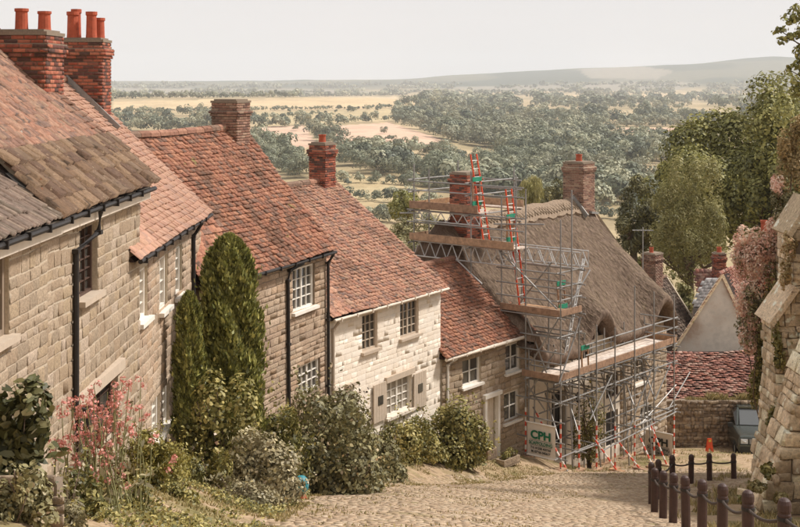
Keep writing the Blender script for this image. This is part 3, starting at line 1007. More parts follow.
def chimney(parent, c, w, d, z0, z1, mat, pots=(), mortar=None, cap=300, px_min=4, corbel=3, stack_caps=True, name='chimney'):
    """a stack in the parent's space: c centre, w along X, d along Y; pots = (dx, dy, radius, height)"""
    mortar = mortar or G['mortar_dark']
    m = MB()
    m.box((c[0], c[1], (z0 + z1) / 2), (w - .02, d - .02, z1 - z0))
    top = z1
    for k in range(corbel):
        g = 0.03 + 0.03 * min(k, corbel - 1 - k + 1)
        m.box((c[0], c[1], z1 - 0.36 + 0.075 * k + 0.037), (w + 2 * g - .02, d + 2 * g - .02, 0.07))
    ch = m.build(name, mortar, parent)
    Ms = []
    H_ = 0.075
    rows = int((z1 - z0) / H_)
    for row in range(rows):
        z = z1 - (row + .5) * H_
        g = 0.0
        kk = (z - (z1 - 0.36)) / 0.075
        if 0 <= kk < corbel:
            k = int(kk); g = 0.03 + 0.03 * min(k, corbel - 1 - k + 1)
        for fx, fy in ((0, -1), (0, 1), (1, 0), (-1, 0)):
            span = (w if fy else d) + 2 * g
            x = -span / 2
            first = True
            while x < span / 2 - .01:
                l = 0.225 if not (first and row % 2) else 0.112
                first = False
                l = min(l, span / 2 - x)
                cx = x + l / 2
                out = np.array([fx, fy, 0.0]); al = np.array([-fy, fx, 0.0])
                p = np.array([c[0], c[1], z]) + al * cx + out * ((d if fy else w) / 2 + g - 0.012)
                dp = 0.016 + 0.008 * RND.random()
                Ms.append(M34(al * max(l - 0.018, .02), -out * dp, (0, 0, H_ - 0.018), p))
                x += l
    pieces(ch, 'brick', U_BRICK, mat, Ms, px_min, cap, stuff_name='brickwork')
    m = MB(); m.box((c[0], c[1], z1 + .03), (w + .04, d + .04, .06)); m.box((c[0], c[1], z1 + .075), (w - .1, d - .1, .05))
    m.build('capping', G['mortar_dark'], ch)
    for dx, dy, r, hgt in pots:
        m = MB()
        m.lathe((c[0] + dx, c[1] + dy, z1 + .07), [(r, 0), (r * .92, hgt * .2), (r * .85, hgt * .85), (r * 1.0, hgt * .88), (r * 1.0, hgt), (r * .75, hgt), (r * .72, hgt * .6)], 14)
        m.build('chimney_pot', G['terracotta'], ch, smooth_=False)
    return ch

def stonewall_sheet(hs, stone, mort, **kw):
    w = hs.wall(mort)
    zlo = max(0, kw.pop('zlo', 0))
    hs.stones(w, stone, 0, hs.L, zlo, hs.ze - 0.02, **kw)
    return w

# --- first cottage: edge of frame, low-pitched roof of ribbed tiles
h0 = House('cottage', 'sandstone cottage end with ribbed grey-brown roof and sash window', (-4.77, 8.5), 1.8, 8.2, -1.8, 2.9, 2.9 * math.tan(math.radians(33)))
h0.window(h0.rect(-27, 253, 9, 345), 2, 2, G['taupe_dark'], sill=G['taupe'], each=True, fr=.08, bar=.05)
w = h0.wall(G['mortar'])
h0.stones(w, G['stone_warm'], 0, h0.L, 1.0, h0.ze, cap=220, dep=(.011, .024), gap=.024, hc=(.11, .23), lc=(.2, .46), wav=.05)
h0.roof(G['tile_grey'], e=0.24, w=0.085, ov=0.0, sag=0.02, seed=2, thick=0.035, cap=160)
h0.gutter(G['iron'], fascia=G['cream'])

# --- second cottage: clay tiles above, stone slates along the eaves
h1 = House('cottage', 'sandstone cottage with stone slates along the eaves below red clay tiles', (-4.53, 16.7), 1.8, 5.2, -1.8, 3.15, 3.05)
h1.window(h1.rect(79, 224, 97.5, 296), 3, 6, G['darkwood'], sill=G['taupe'], fr=.05, bar=.015, rec=.12)
h1.window(h1.rect(74, 388, 118, 455), 4, 4, G['darkwood'], fr=.07, bar=.02, rec=.14, lintel=G['taupe'], mull=(2,))
w = h1.wall(G['mortar'])
h1.stones(w, G['stone_warm'], 0, h1.L, 0.6, h1.ze, dep=(.011, .024), gap=.024, hc=(.11, .23), lc=(.2, .46), wav=.05)
h1.roof(G['tile_aged'], e=0.145, w=0.175, ov=0.14, jit=.8, slates=5, slate_mat=G['slate'], sag=0.05, seed=3)
h1.gutter(G['iron'], fascia=G['cream'])
ty = h1.t(72)
h1.pipe([(h1.t(84), -0.05, h1.ze - .1), (h1.t(84), -0.02, h1.ze - 0.42), (ty, h1.inset - .06, h1.ze - 0.62), (ty, h1.inset - .06, h1.ze - 2.85), (ty + .55, h1.inset - .06, h1.ze - 3.05), (ty + .55, h1.inset - .06, 0.4)], G['iron'])
m = MB(); th = math.atan2(h1.h, h1.r)                          # lead strip where the two roofs meet
m.bar((-0.06, -0.05, h1.ze + .03), (-0.06, 2.6, h1.ze + 2.6 * math.tan(math.radians(34)) + .16), 0.16, 0.05); m.build('flashing', G['lead'], h1.root)
chimney(h1.root, (4.9, 2.35, 0), 1.0, 1.5, h1.ze + .8, h1.ze + 2.60, G['brick'], pots=[(-.1, -.2, .12, .40), (.05, -.55, .12, .36)], cap=300)

# --- third cottage: salmon tiles, white windows
h2 = House('cottage', 'brown stone cottage with plain salmon tiles and tall white sash windows', (-4.45, 21.3), 0.3, 7.55, -3.0, 3.15, 3.05)
for x0, y0, x1, y1 in ((138, 268, 147.5, 320), (159, 256, 167.5, 309), (175, 246, 182, 295)):
    h2.window(h2.rect(x0, y0, x1, y1), 2, 4, G['white'], sill=G['white'], fr=.07, gl=G['glass_pale'])
h2.window(h2.rect(151, 398, 160, 440), 2, 4, G['white'], fr=.07, gl=G['glass_pale'], sill=G['white'])
h2.window(h2.rect(162, 384, 169, 425), 2, 4, G['white'], fr=.07, gl=G['glass_pale'], sill=G['white'])
w = h2.wall(G['mortar'])
h2.stones(w, G['stone_brown'], 0, h2.L, 0.5, h2.ze, lc=(.24, .5), hc=(.12, .22), dep=(.011, .028), gap=.02)
h2.roof(G['tile_new'], e=0.14, w=0.175, ov=0.14, sag=0.03, seed=5, jit=0.6)
h2.gutter(G['iron'])
h2.pipe([(6.3, -.05, h2.ze - .1), (6.3, h2.inset - .06, h2.ze - .4), (6.3, h2.inset - .06, .5)], G['iron'])
chimney(h2.root, (7.1, 2.75, 0), .8, 1.0, h2.ze + 1.6, h2.ze + 3.9, G['brick'], pots=[(-.2, .22, .14, .62), (-.2, -.2, .13, .62), (.2, -.28, .13, .5), (.2, .25, .12, .7)], cap=300)
m = MB(); m.bar((6.66, 1.9, h2.ze + 1.95), (6.66, 3.1, h2.ze + 3.1), .06, .18); m.build('flashing', G['lead'], h2.root)

# --- fourth cottage: steep dark mottled roof
h3 = House('cottage', 'stone cottage with steep mottled red-brown roof and small white casements', (-4.3, 27.9), 22, 6.6, -4.57, 2.88, 3.28)
h3.window(h3.rect(292.5, 266, 314.5, 309), 4, 4, G['white'], sill=G['white'], fr=.06, mull=(2,))
h3.window(h3.rect(298, 362, 320, 392), 4, 3, G['white'], fr=.06, mull=(2,))
w = h3.wall(G['mortar_dark'])
h3.stones(w, G['stone_brown'], 0, h3.L, 0.3, h3.ze, lc=(.24, .5), hc=(.12, .2), dep=(.011, .024))
h3.roof(G['tile_dark'], e=0.13, w=0.17, ov=0.15, sag=0.09, seed=8, jit=.9)
h3.gutter(G['iron'])
tp = h3.t(286)
h3.pipe([(tp + .5, -.05, h3.ze - .1), (tp + .1, h3.inset - .06, h3.ze - .25), (tp, h3.inset - .06, h3.ze - .5), (tp + .1, h3.inset - .06, .4)], G['iron'])
h3.pipe([(6.55, -.05, h3.ze - .1), (6.55, h3.inset - .08, h3.ze - .35), (6.6, h3.inset - .08, .8)], G['iron'])
chimney(h3.root, (6.1, 2.88, 0), .75, .8, h3.ze + 2.4, h3.ze + 4.0, G['brick_dull'], corbel=2)

# --- fifth cottage: whitewashed
h4 = House('cottage', 'whitewashed cottage with taupe shutters and faded red tiled roof', (-1.8, 34.7), 31.5, 6.25, -6.56, 4.47, 3.24)
h4.window(h4.rect(362, 313, 377.5, 350), 3, 4, G['taupe'], sill=G['taupe'], fr=.06)
h4.window(h4.rect(400, 301, 418.5, 336), 4, 4, G['taupe'], sill=G['taupe'], fr=.06, mull=(2,))
h4.window(h4.rect(386, 378, 411, 413), 4, 4, G['white'], sill=G['cream'], fr=.07, lintel=G['taupe'], mull=(2,), gl=G['glass_pale'])
w = h4.wall(G['stone_paint'])
h4.stones(w, G['stone_paint'], 0, h4.L, 0.3, h4.ze, lc=(.2, .5), hc=(.12, .2), dep=(.011, .014), gap=.003, wav=.0, tilt=0.0)
for x0, x1, yt, yb in ((371.5, 384.5, 383, 421), (411.8, 424, 372, 407)):
    ta, tb = h4.t(x0), h4.t(x1); tm = (ta + tb) / 2
    za, zc = h4.z(tm, yb), h4.z(tm, yt)
    m = MB(); n_ = 5
    for k in range(n_):
        m.box((ta + (tb - ta) * (k + .5) / n_, h4.inset - .07, (za + zc) / 2), ((tb - ta) / n_ - .008, .035, zc - za))
    sh = m.build('shutter', G['taupe'], h4.root)
    m = MB(); m.box((tm, h4.inset - .095, (za + zc) / 2 + .06), (.26, .02, .26)); m.build('peephole', G['glass'], sh)
h4.roof(G['tile_old'], e=0.138, w=0.172, ov=0.14, sag=0.07, seed=12, jit=.8)
h4.gutter(G['cream'])
h4.pipe([(.15, -.05, h4.ze - .1), (.12, h4.inset - .06, h4.ze - .35), (.12, h4.inset - .06, .3)], G['taupe'])
tq = h4.t(350); m = MB(); m.box((tq, h4.inset - .06, h4.z(tq, 384)), (.55, .14, .1)); m.build('door_hood', G['taupe'], h4.root)
chimney(h4.root, (5.75, 4.47, 0), .62, .66, h4.ze + 2.7, h4.ze + 4.45, G['brick'], corbel=3, pots=[(0, 0, .13, .28)])

# --- sixth cottage: low stone one beside the thatch
h5 = House('cottage', 'low brown stone cottage with white windows between whitewashed house and thatch', (1.5, 40.0), 37.6, 5.3, -8.83, 2.95, 2.4)
for x0, y0, x1, y1 in ((462, 357, 480.5, 385), (505, 343, 520, 371.5), (503.5, 391, 519, 421)):
    h5.window(h5.rect(x0, y0, x1, y1), 2, 2, G['white'], sill=G['white'], fr=.075, bar=.03, lintel=None)
h5.door(h5.rect(484.5, 398, 495.5, 459), G['cream'], frame=G['white'])
w = h5.wall(G['mortar'])
h5.stones(w, G['stone_warm'], 0, h5.L, 0.3, h5.ze, lc=(.22, .5), hc=(.14, .24), dep=(.02, .05))
h5.roof(G['tile_dark'], e=0.14, w=0.175, ov=0.1, sag=0.07, seed=15, jit=1.0)
h5.gutter(G['cream'], r=.06)
h5.pipe([(.5, -.05, h5.ze - .1), (.25, h5.inset - .06, h5.ze - .3), (.22, h5.inset - .06, .3)], G['white'])
# ------------------------------------------------------------------ thatched house
h6 = House('thatched_house', 'thatched house with cream front and stone end behind the scaffolding', (4.74, 44.2), 40, 10.2, -9.75, 3.93, 4.5, inset=0.25, zb=-16.2)
TS = h6.t(620)
ZR = -5.15 - h6.zb                                            # ridge
h6.window(h6.rect(606, 373, 618.5, 397), 2, 3, G['darkwood'], fr=.06)
h6.window(h6.rect(577, 352, 590, 372), 2, 2, G['darkwood'], fr=.06)
h6.door(h6.rect(606, 411, 618, 445), G['iron'])
h6.door(h6.rect(549, 392, 563, 446), G['iron'], frame=G['cream'])
h6.window(h6.rect(634, 358, 646, 383), 2, 3, G['taupe'], fr=.06, sill=G['white'])
h6.window(h6.rect(640, 405, 654, 430), 3, 3, G['white'], fr=.06, sill=G['white'])
h6.wall(G['render'], 0, TS - .003, name='cream_wall')
w = h6.wall(G['mortar'], TS, h6.L, name='stone_wall')
h6.stones(w, G['stone_warm'], TS, h6.L, 0.6, h6.ze, lc=(.2, .5), hc=(.13, .24), dep=(.02, .06))
EYES = [(h6.t(588), 1.15, 0.85), (h6.t(651), 1.1, 0.8)]
for tc, A, sg in EYES:                                        # small gabled wall under each eyebrow of thatch
    m = MB(); m.prism([(tc - .8, h6.inset + .03, h6.ze - .02), (tc + .8, h6.inset + .03, h6.ze - .02), (tc + .5, h6.inset + .03, h6.ze + .75), (tc - .5, h6.inset + .03, h6.ze + .75)], (0, .6, 0))
    m.build('dormer_wall', G['render'] if tc < TS else G['darkwood'], h6.root)
    m = MB(); x0, x1, z0, z1 = tc - .42, tc + .42, h6.ze - .05, h6.ze + .62
    for a, b in (((x0, z0), (x1, z0)), ((x0, z1), (x1, z1)), ((x0, z0), (x0, z1)), ((x1, z0), (x1, z1)), ((tc, z0), (tc, z1))):
        m.bar((a[0], h6.inset + .01, a[1]), (b[0], h6.inset + .01, b[1]), .06, .06)
    wd = m.build('window', G['darkwood'], h6.root)
    m = MB(); m.box((tc, h6.inset + .02, (z0 + z1) / 2), (x1 - x0, .01, z1 - z0)); m.build('pane', G['glass'], wd)

def thatch():
    L, r = h6.L, h6.r
    ts = np.linspace(-0.75, L - 0.25, 120); ss = np.linspace(0, 1, 34)
    T, S = np.meshgrid(ts, ss)
    bump = np.zeros_like(T)
    for tc, A, sg in EYES:
        bump += A * np.exp(-np.abs((T - tc) / sg) ** 2.4)
    bump += 1.1 * np.exp(-((T + 0.75) / 0.7) ** 2)            # the low end sweeps up beside the tiled roof
    e0 = h6.ze - 0.02 + 0.05 * vnoise(T * 0.6, 0 * T, 4)
    y0 = -0.40
    Yg = y0 + (r - y0) * S
    Z = (e0 + bump * (1 - S) ** 1.6) * (1 - S) + ZR * S
    Z += 0.30 * np.sin(np.pi * S) * (1 - S) * 0.9              # slight belly
    edge = np.minimum(T - ts[0], ts[-1] - T)
    q = np.clip(1 - edge / 0.45, 0, 1)
    Z -= 0.42 * (1 - np.sqrt(np.clip(1 - q * q, 0, 1)))
    Z += 0.05 * vnoise(T * 1.1, S * 5, 2) + 0.035 * vnoise(T * 3.2, S * 9, 6) + 0.02 * vnoise(T * 9, S * 16, 7)
    Yg = Yg - 0.10 * bump * (1 - S)
    V = np.column_stack([T.ravel(), Yg.ravel(), Z.ravel()])
    n, mrow = len(ts), len(ss)
    ii = np.arange(n * mrow).reshape(mrow, n)
    Fc = [np.column_stack([ii[:-1, :-1].ravel(), ii[:-1, 1:].ravel(), ii[1:, 1:].ravel(), ii[1:, :-1].ravel()])]
    # cut edge and underside
    strips = [V[ii[0]]]
    for dy, dz in ((-0.02, -0.12), (0.06, -0.30), (0.22, -0.40), (0.95, -0.10 + 0.0)):
        strips.append(V[ii[0]] + np.array([0, dy, dz]) + np.column_stack([np.zeros(n), np.zeros(n), 0.02 * vnoise(ts * 5, ts * 0 + dz * 9, 3)]))
    base = len(V)
    allv = [V]
    for k, stp in enumerate(strips[1:]):
        allv.append(stp)
        prev = ii[0] if k == 0 else base + (k - 1) * n + np.arange(n)
        cur = base + k * n + np.arange(n)
        Fc.append(np.column_stack([cur[:-1], cur[1:], prev[1:], prev[:-1]]))
    Va = np.vstack(allv)
    # far slope mirrored
    b2 = len(Va)
    Vm = V.copy(); Vm[:, 1] = 2 * r - Vm[:, 1]
    Fc.append(np.column_stack([ii[:-1, :-1].ravel(), ii[1:, :-1].ravel(), ii[1:, 1:].ravel(), ii[:-1, 1:].ravel()]) + b2)
    Va = np.vstack([Va, Vm])
    # gable ends of the thatch
    for col in (0, n - 1):
        a, b = ii[:, col], ii[:, col] + b2
        f = np.column_stack([a[:-1], a[1:], b[1:], b[:-1]])
        Fc.append(f if col == 0 else f[:, ::-1])
    return ts, ss, V.reshape(mrow, n, 3), Va, np.vstack(Fc)
ts_, ss_, TH, Va, Fa = thatch()
th_o = put('thatch', np_mesh('thatch', Va, Fa, G['thatch'], smooth_=True), h6.root)
rs = np.random.default_rng(5)
n_ = 16000                                                     # loose straw ends over the coat
i0 = rs.integers(0, TH.shape[0] - 2, n_); j0 = rs.integers(0, TH.shape[1] - 1, n_)
fa, fb = rs.random(n_)[:, None], rs.random(n_)[:, None]
P0 = TH[i0, j0] * (1 - fa) + TH[i0, j0 + 1] * fa
P1 = TH[i0 + 1, j0] * (1 - fa) + TH[i0 + 1, j0 + 1] * fa
base_p = P0 * (1 - fb) + P1 * fb
upv = (P1 - P0); upv /= np.linalg.norm(upv, axis=1)[:, None]
side = np.tile([1.0, 0, 0], (n_, 1)) + 0.12 * rs.normal(size=(n_, 3)) * [0, 1, 1]
nrm = np.cross(side, upv)
ln = (0.10 + 0.16 * rs.random(n_))[:, None]; wd = (0.003 + 0.005 * rs.random(n_))[:, None]
skew = (rs.normal(size=n_) * 0.10)[:, None]
a_ = base_p + nrm * (0.012 + 0.03 * rs.random(n_))[:, None]
b_ = base_p + upv * ln + side * skew * ln + nrm * 0.004
Vs = np.stack([a_ - side * wd, a_ + side * wd, b_ + side * wd * .6, b_ - side * wd * .6], 1).reshape(-1, 3)
put('straw', np_mesh('straw', Vs, np.arange(4 * n_).reshape(n_, 4), G['straw'], rs.random(n_)), th_o, kind='stuff')

# netted ridge with scalloped edge
m = MB(); k_ = 70
rz = TH[-1, :, 2]
for sgn in (-1, 1):
    V = []
    for k in range(k_ + 1):
        x = 0.6 + (h6.L - 0.6 + 0.15) * k / k_
        j = np.interp(x, ts_, np.arange(len(ts_))); zz = float(np.interp(x, ts_, rz))
        drop = 0.62 + 0.09 * abs(math.sin(k * math.pi / 5))
        for f, lift in ((0.0, 0.16), (0.3, 0.13), (1.0, 0.09), (1.0, 0.0)):
            yy = drop * f * 0.70; z2 = zz - drop * f * 0.74
            V.append((x, h6.r + sgn * (yy + lift * .5 * (f > 0)), z2 + lift))
    Fq = []
    for k in range(k_):
        for c in range(3):
            a = k * 4 + c
            q = (a, a + 1, a + 5, a + 4)
            Fq.append(q if sgn < 0 else q[::-1])
    m.add(V, Fq)
m.build('thatch_ridge', G['thatch_ridge'], th_o)
m = MB()                                                       # hazel rods pegging the ridge down
for k in range(46):
    x = 0.7 + (h6.L - 0.9) * k / 46; zz = float(np.interp(x, ts_, rz))
    for d0, d1, s_ in ((.16, .52, .2), (.52, .16, .2)):
        m.bar((x, h6.r - d0 * .7 - .06, zz - d0 * .74 + .125), (x + s_, h6.r - d1 * .7 - .06, zz - d1 * .74 + .125), .022, .02)
m.build('hazel_rods', G['straw'], th_o, kind='stuff')
chimney(h6.root, (9.3, 3.93, 0), .95, 1.0, ZR - .6, -3.5 - h6.zb, G['brick_dull'], pots=[(0, 0, .15, .32)], corbel=3, mortar=G['mortar'])
m = MB(); m.bar((8.78, 3.2, ZR - .55), (8.78, 3.95, ZR + .26), .06, .2); m.bar((9.3, 3.38, ZR - .42), (9.85, 3.38, ZR - .5), .2, .1); m.build('flashing', G['lead'], h6.root)
chimney(h6.root, (.55, 3.45, 0), .9, .8, ZR - 1.9, -3.45 - h6.zb, G['brick'], corbel=3)
# iron porch trellis by the door
m = MB()
xp = h6.t(563)
for k in range(3):
    m.bar((xp + .2, -.1 - .35 * k, -13.9 - h6.zb), (xp + .2, -.1 - .35 * k, -12.3 - h6.zb), .03)
for z in (-12.4, -12.9, -13.4):
    m.bar((xp + .2, .2, z - h6.zb), (xp + .2, -.8, z - h6.zb), .025)
m.build('porch_trellis', G['iron'], h6.root)
m = MB(); m.lathe((h6.t(570), -.1, h6.z(h6.t(570), 396)), [(.02, -.2), (.09, -.14), (.11, .1), (.02, .2)], 8); m.build('porch_lamp', G['iron'], h6.root)

# ------------------------------------------------------------------ scaffolding
ZG = -13.5
scaf = thing('scaffolding', 'tube scaffolding with plank decks wrapped round the thatched house and brick chimney', 'scaffolding', (h6.O[0], h6.O[1], ZG), math.radians(90) - h6.az)
def sF(px, py, yin):                                           # photo pixel on a plane parallel to the front
    t_ = h6.t(px, yin); return np.array([t_, yin, -(py - HORIZON) / F_PX * h6.y(t_, yin) - ZG])
def sT(px, py, t_):                                            # photo pixel on a plane across the front
    u = (px - 400) / F_PX
    P = h6.O + h6.a * t_
    yi = (P[0] - u * P[1]) / (h6.n[0] - u * h6.n[1])
    return np.array([t_, yi, -(py - HORIZON) / F_PX * (P[1] - h6.n[1] * yi) - ZG])
def gz(t_, yi):                                                # ground under a scaffold point
    p = h6.O + h6.a * t_ - h6.n * yi
    return float(H(p[0], p[1])) - ZG
def tubep(a, b, name, r=0.027, mat=None):
    m = MB(); m.tube([a, b], r, 7); return m.build(name, mat or G['steel'], scaf)
def clip_(p):
    m = MB(); m.box(p, (.09, .09, .08)); m.build('coupler', G['steel'], scaf)
def striped(a, b, parent, seg=0.16, r=0.031):
    a, b = np.array(a, float), np.array(b, float); Ls = np.linalg.norm(b - a); n = max(2, int(Ls / seg))
    m = MB()
    for k in range(n):
        m.cur = k % 2; m.tube([a + (b - a) * k / n, a + (b - a) * (k + 1) / n], r, 7, cap=False)
    m.build('warning_tape', [G['tape_red'], G['tape_white']], parent)
def standard(t_, yi, ztop, zbot=None, tape=True):
    g = gz(t_, yi) if zbot is None else zbot
    o = tubep((t_, yi, g), (t_, yi, ztop), 'standard')
    if zbot is None:
        m = MB(); m.box((t_, yi, g + .03), (.5, .22, .05)); m.build('sole_board', G['plank'], scaf)
        if tape:
            striped((t_, yi, g + .12), (t_, yi, g + 1.75), o)
    return o
FO, FI = -1.6, -0.3
DK1 = -10.2 - ZG; DK2 = -8.0 - ZG; DK4 = -5.85 - ZG; DK5 = -4.68 - ZG
outer = [(560.6, 220), (579, 318), (596.5, 325), (615, 328), (634.6, 286), (654, 292), (674, 295)]
for px_, py_ in outer:
    p = sF(px_, py_, FO); standard(p[0], FO, p[2])
    standard(p[0], FI, DK1 + (0.9 if px_ > 560 else 4.6), tape=False)
    for z in (DK1 - .12, -11.0 - ZG, -12.88 - ZG):
        tubep((p[0] + .06, FI + .15, z), (p[0] + .06, FO - .25, z), 'transom'); clip_((p[0], FO, z))
t0_, t1_ = sF(560.6, 0, FO)[0], sF(674, 0, FO)[0]
p = sT(526, 189, t0_); standard(t0_ - .02, p[1], p[2])
p5 = sT(501.5, 195, t0_); standard(t0_, p5[1], p5[2], zbot=-8.6 - ZG)
p6 = sF(571.7, 190, FO); standard(p6[0], FO, p6[2], zbot=DK2 - .3)
for yi in (FO + .05, FI):
    for z in (DK1 - .07, -10.95 - ZG, -12.83 - ZG):
        tubep((t0_ - .3, yi, z), (t1_ + .35, yi, z), 'ledger')
for z in (-9.25 - ZG, -9.62 - ZG):
    tubep((t0_ + 1.7, FO + .05, z), (t1_ + .4, FO + .05, z), 'guard_rail')
    tubep((t1_ + .05, FO - .2, z), (t1_ + .05, FI + .2, z), 'guard_rail')
    tubep((t0_ - .06, FO - .2, z), (t0_ - .06, FI + .5, z), 'guard_rail')
for z in (-11.6 - ZG, -12.3 - ZG, -10.95 - ZG):
    tubep((t0_ - .06, FO - .2, z), (t0_ - .06, FI + .5, z), 'guard_rail')
def planks(x0, x1, y0, y1, z, along='x', mat='plank_pale', maxl=3.9):
    """deck boards, each its own part"""
    if along == 'x':
        n = max(1, round((y1 - y0) / .225)); wd = (y1 - y0) / n
        for k in range(n):
            x = x0
            while x < x1 - .05:
                l = min(maxl if x > x0 else maxl * (.55 if k % 2 else 1), x1 - x)
                m = MB(); m.box((x + l / 2, y0 + (k + .5) * wd, z + RND.uniform(-.006, .006)), (l - .01, wd - .012, .038)); m.build('plank', G[mat], scaf); x += l
    else:
        n = max(1, round((x1 - x0) / .225)); wd = (x1 - x0) / n
        for k in range(n):
            m = MB(); m.box((x0 + (k + .5) * wd, (y0 + y1) / 2, z + RND.uniform(-.006, .006)), (wd - .012, y1 - y0 + RND.uniform(-.1, .1), .038)); m.build('plank', G[mat], scaf)
def toe(a, b, h=.22):
    a, b = np.array(a, float), np.array(b, float)
    m = MB(); m.bar(a + [0, 0, h / 2], b + [0, 0, h / 2], .036, h); m.build('toe_board', G['plank'], scaf)
planks(t0_ - .05, t1_ + .15, FO + .1, FI - .05, DK1)
toe((t0_ - .1, FO + .02, DK1), (t1_ + .2, FO + .02, DK1)); toe((t0_ - .12, FO, DK1), (t0_ - .12, FI + .2, DK1)); toe((t1_ + .22, FO, DK1), (t1_ + .22, FI, DK1), .28)
# corner tower, second deck
y5 = float(p5[1])
planks(t0_, t0_ + 1.25, FO + .1, y5, DK2, 'y', 'plank')
toe((t0_ - .06, FO, DK2), (t0_ - .06, y5, DK2)); toe((t0_, FO - .02, DK2), (t0_ + 1.3, FO - .02, DK2))
for z in (DK2 - .07, DK2 + .5, DK2 + .95, DK2 + 1.45, DK2 - .75):
    tubep((t0_ - .03, FO - .2, z), (t0_ - .03, y5 + .2, z), 'ledger')
    tubep((t0_ - .2, FO + .03, z + .04), (t0_ + 1.4, FO + .03, z + .04), 'transom')
    tubep((t0_ + 1.28, FO - .2, z), (t0_ + 1.28, y5, z), 'ledger')
standard(t0_ + 1.25, FI, DK2 + 1.6, zbot=DK1); standard(t0_ + 1.25, y5, DK2 + 1.5, zbot=-9 - ZG)
def brace(a, b, **k): tubep(a, b, 'brace', **k)
brace(sT(494, 245, t0_ - .08), sT(557, 309, t0_ - .08)); brace(sT(558, 320, t0_ - .08), sT(526, 371, t0_ - .08)); brace(sT(527, 318, t0_ + .1), sT(547.5, 376, t0_ + .1))
brace(sF(581, 317, FO - .05), sF(559, 384, FO - .05)); brace(sF(670, 365, FO - .05), sF(655, 400, FO - .05)); brace(sF(658, 365, FI), sF(640, 420, FI))
brace(sF(632, 375, FI), sF(608, 410, FI)); brace(sF(676, 385, FI - .4), sF(640, 425, FI - .4))
brace(sT(456, 259, -.9), sT(482, 284, -.9), mat=G['alu'])
tubep(sF(575, 453, FO - .06), sF(620, 436, FO - .06), 'brace')
for a, b in (((593, 437), (617, 471.5)), ((617, 440), (640, 473)), ((639, 435), (653.5, 461)), ((649, 421), (667, 460))):
    p0 = sF(*a, FO) if a[0] > 540 else sT(*a, t0_)
    p1 = sF(*b, FO - .75); p1[2] = gz(p1[0], p1[1]) + .02
    o = tubep(p0, p1, 'raker'); striped(p0 + (p1 - p0) * .1, p1 - (p1 - p0) * .03, o)
    m = MB(); m.box(p1 + [0, 0, .02], (.2, .55, .05)); m.build('sole_board', G['plank'], scaf)
p0 = sT(533, 407, t0_ + .6); p1 = np.array([t0_ + .25, FO - .12, 0.0]); p1[2] = gz(p1[0], p1[1]) + .02
o = tubep(p0, p1, 'raker'); striped(p0 + (p1 - p0) * .1, p1 - (p1 - p0) * .03, o)
for px_ in (569, 588, 606, 625, 644, 664):                    # second row of uprights, short transoms, knee braces
    q = sF(px_, 0, FO); standard(q[0], FI + .12, DK1 + RND.uniform(.2, 1.0), tape=False)
    for z in (DK1 - .2, -11.05 - ZG):
        tubep((q[0], FI + .3, z), (q[0], FO - .3, z), 'transom')
    brace((q[0] - .5, FO + .1, -12.2 - ZG), (q[0] + .5, FI, -11.0 - ZG))
for z in (-11.7 - ZG, -12.35 - ZG, -9.95 - ZG):
    tubep((t0_ + .8, FI + .1, z), (t1_ + .3, FI + .1, z), 'ledger')
brace(sF(600, 452, FO - .06), sF(676, 412, FO - .08)); brace(sF(598, 436, FI), sF(676, 405, FI)); brace(sF(612, 375, FO - .06), sF(590, 420, FO - .06)); brace(sF(655, 360, FO + .3), sF(625, 440, FO + .3))
brace(sF(690, 372, FI), sF(668, 410, FI)); brace(sT(528, 395, t0_), sT(556, 350, t0_)); brace(sT(508, 318, t0_ + .5), sT(552, 262, t0_ + .5)); brace(sF(562, 318, FO + .2), sF(590, 270, FO + .2))
for k in range(9):
    ta = t0_ + .3 + (t1_ - t0_ - .4) * k / 8
    tubep((ta, FO + .4 + .5 * RND.random(), DK1 - .16), (ta + RND.uniform(-.1, .1), FO + .3, gz(ta, FO + .3) + .02), 'standard') if k % 2 else None
    brace((ta - .6, FI - .1, DK1 - .2), (ta + .6, FI - .1, -11.6 - ZG)); tubep((ta, FI + .3, -9.9 - ZG), (ta, FO - .15, -9.9 - ZG), 'transom') if k in (0, 8) else None
for t_ in (t0_ + .4, t0_ + .8):
    tubep((t_, FO - .2, DK2 - .1), (t_, y5 + .2, DK2 - .1), 'transom'); tubep((t_, FO - .1, DK2 - .8), (t_, y5 + .1, DK2 - .8), 'transom')
# lattice beams and chimney platform
def truss(a, b, dz=.55, n=7):
    a, b = np.array(a, float), np.array(b, float)
    m = MB(); d = np.array([0, 0, -dz])
    m.tube([a, b], .025, 7); m.tube([a + d, b + d], .025, 7)
    for k in range(n):
        f0, f1, f2 = k / n, (k + .5) / n, (k + 1) / n
        m.tube([a + (b - a) * f0 + d, a + (b - a) * f1], .019, 6); m.tube([a + (b - a) * f1, a + (b - a) * f2 + d], .019, 6)
    m.tube([a, a + d], .019, 6); m.tube([b, b + d], .019, 6)
    m.build('lattice_beam', G['alu'], scaf)
tA = -0.9
pA0, pA1, pAm = sT(414, 246, tA), sT(516, 246, tA), sT(471, 246, tA)
yA0, yA1, yAm = float(pA0[1]), float(pA1[1]), float(pAm[1])
ZT = -5.9 - ZG
truss((tA, yA1, ZT), (tA, yA0, ZT), n=9); truss((tA + 2.6, yAm, ZT), (tA + 2.6, yA0, ZT))
pB0, pB1 = sT(500, 250, 0.0), sT(580, 250, 0.0)
truss((0.0, float(pB1[1]), ZT + .03), (0.0, float(pB0[1]), ZT + .03), n=7); truss((.55, float(pB1[1]), ZT + .03), (.55, float(pB0[1]), ZT + .03), n=7)
truss((tA, yAm - .4, DK5 - .1), (tA, yA0, DK5 - .1), .35, 6)
planks(tA - .1, tA + .8, yA1, yA0, DK4, 'y'); toe((tA - .14, yA1, DK4), (tA - .14, yA0 + .1, DK4), .26); toe((tA, yA0 + .1, DK4), (tA + 2.6, yA0 + .1, DK4))
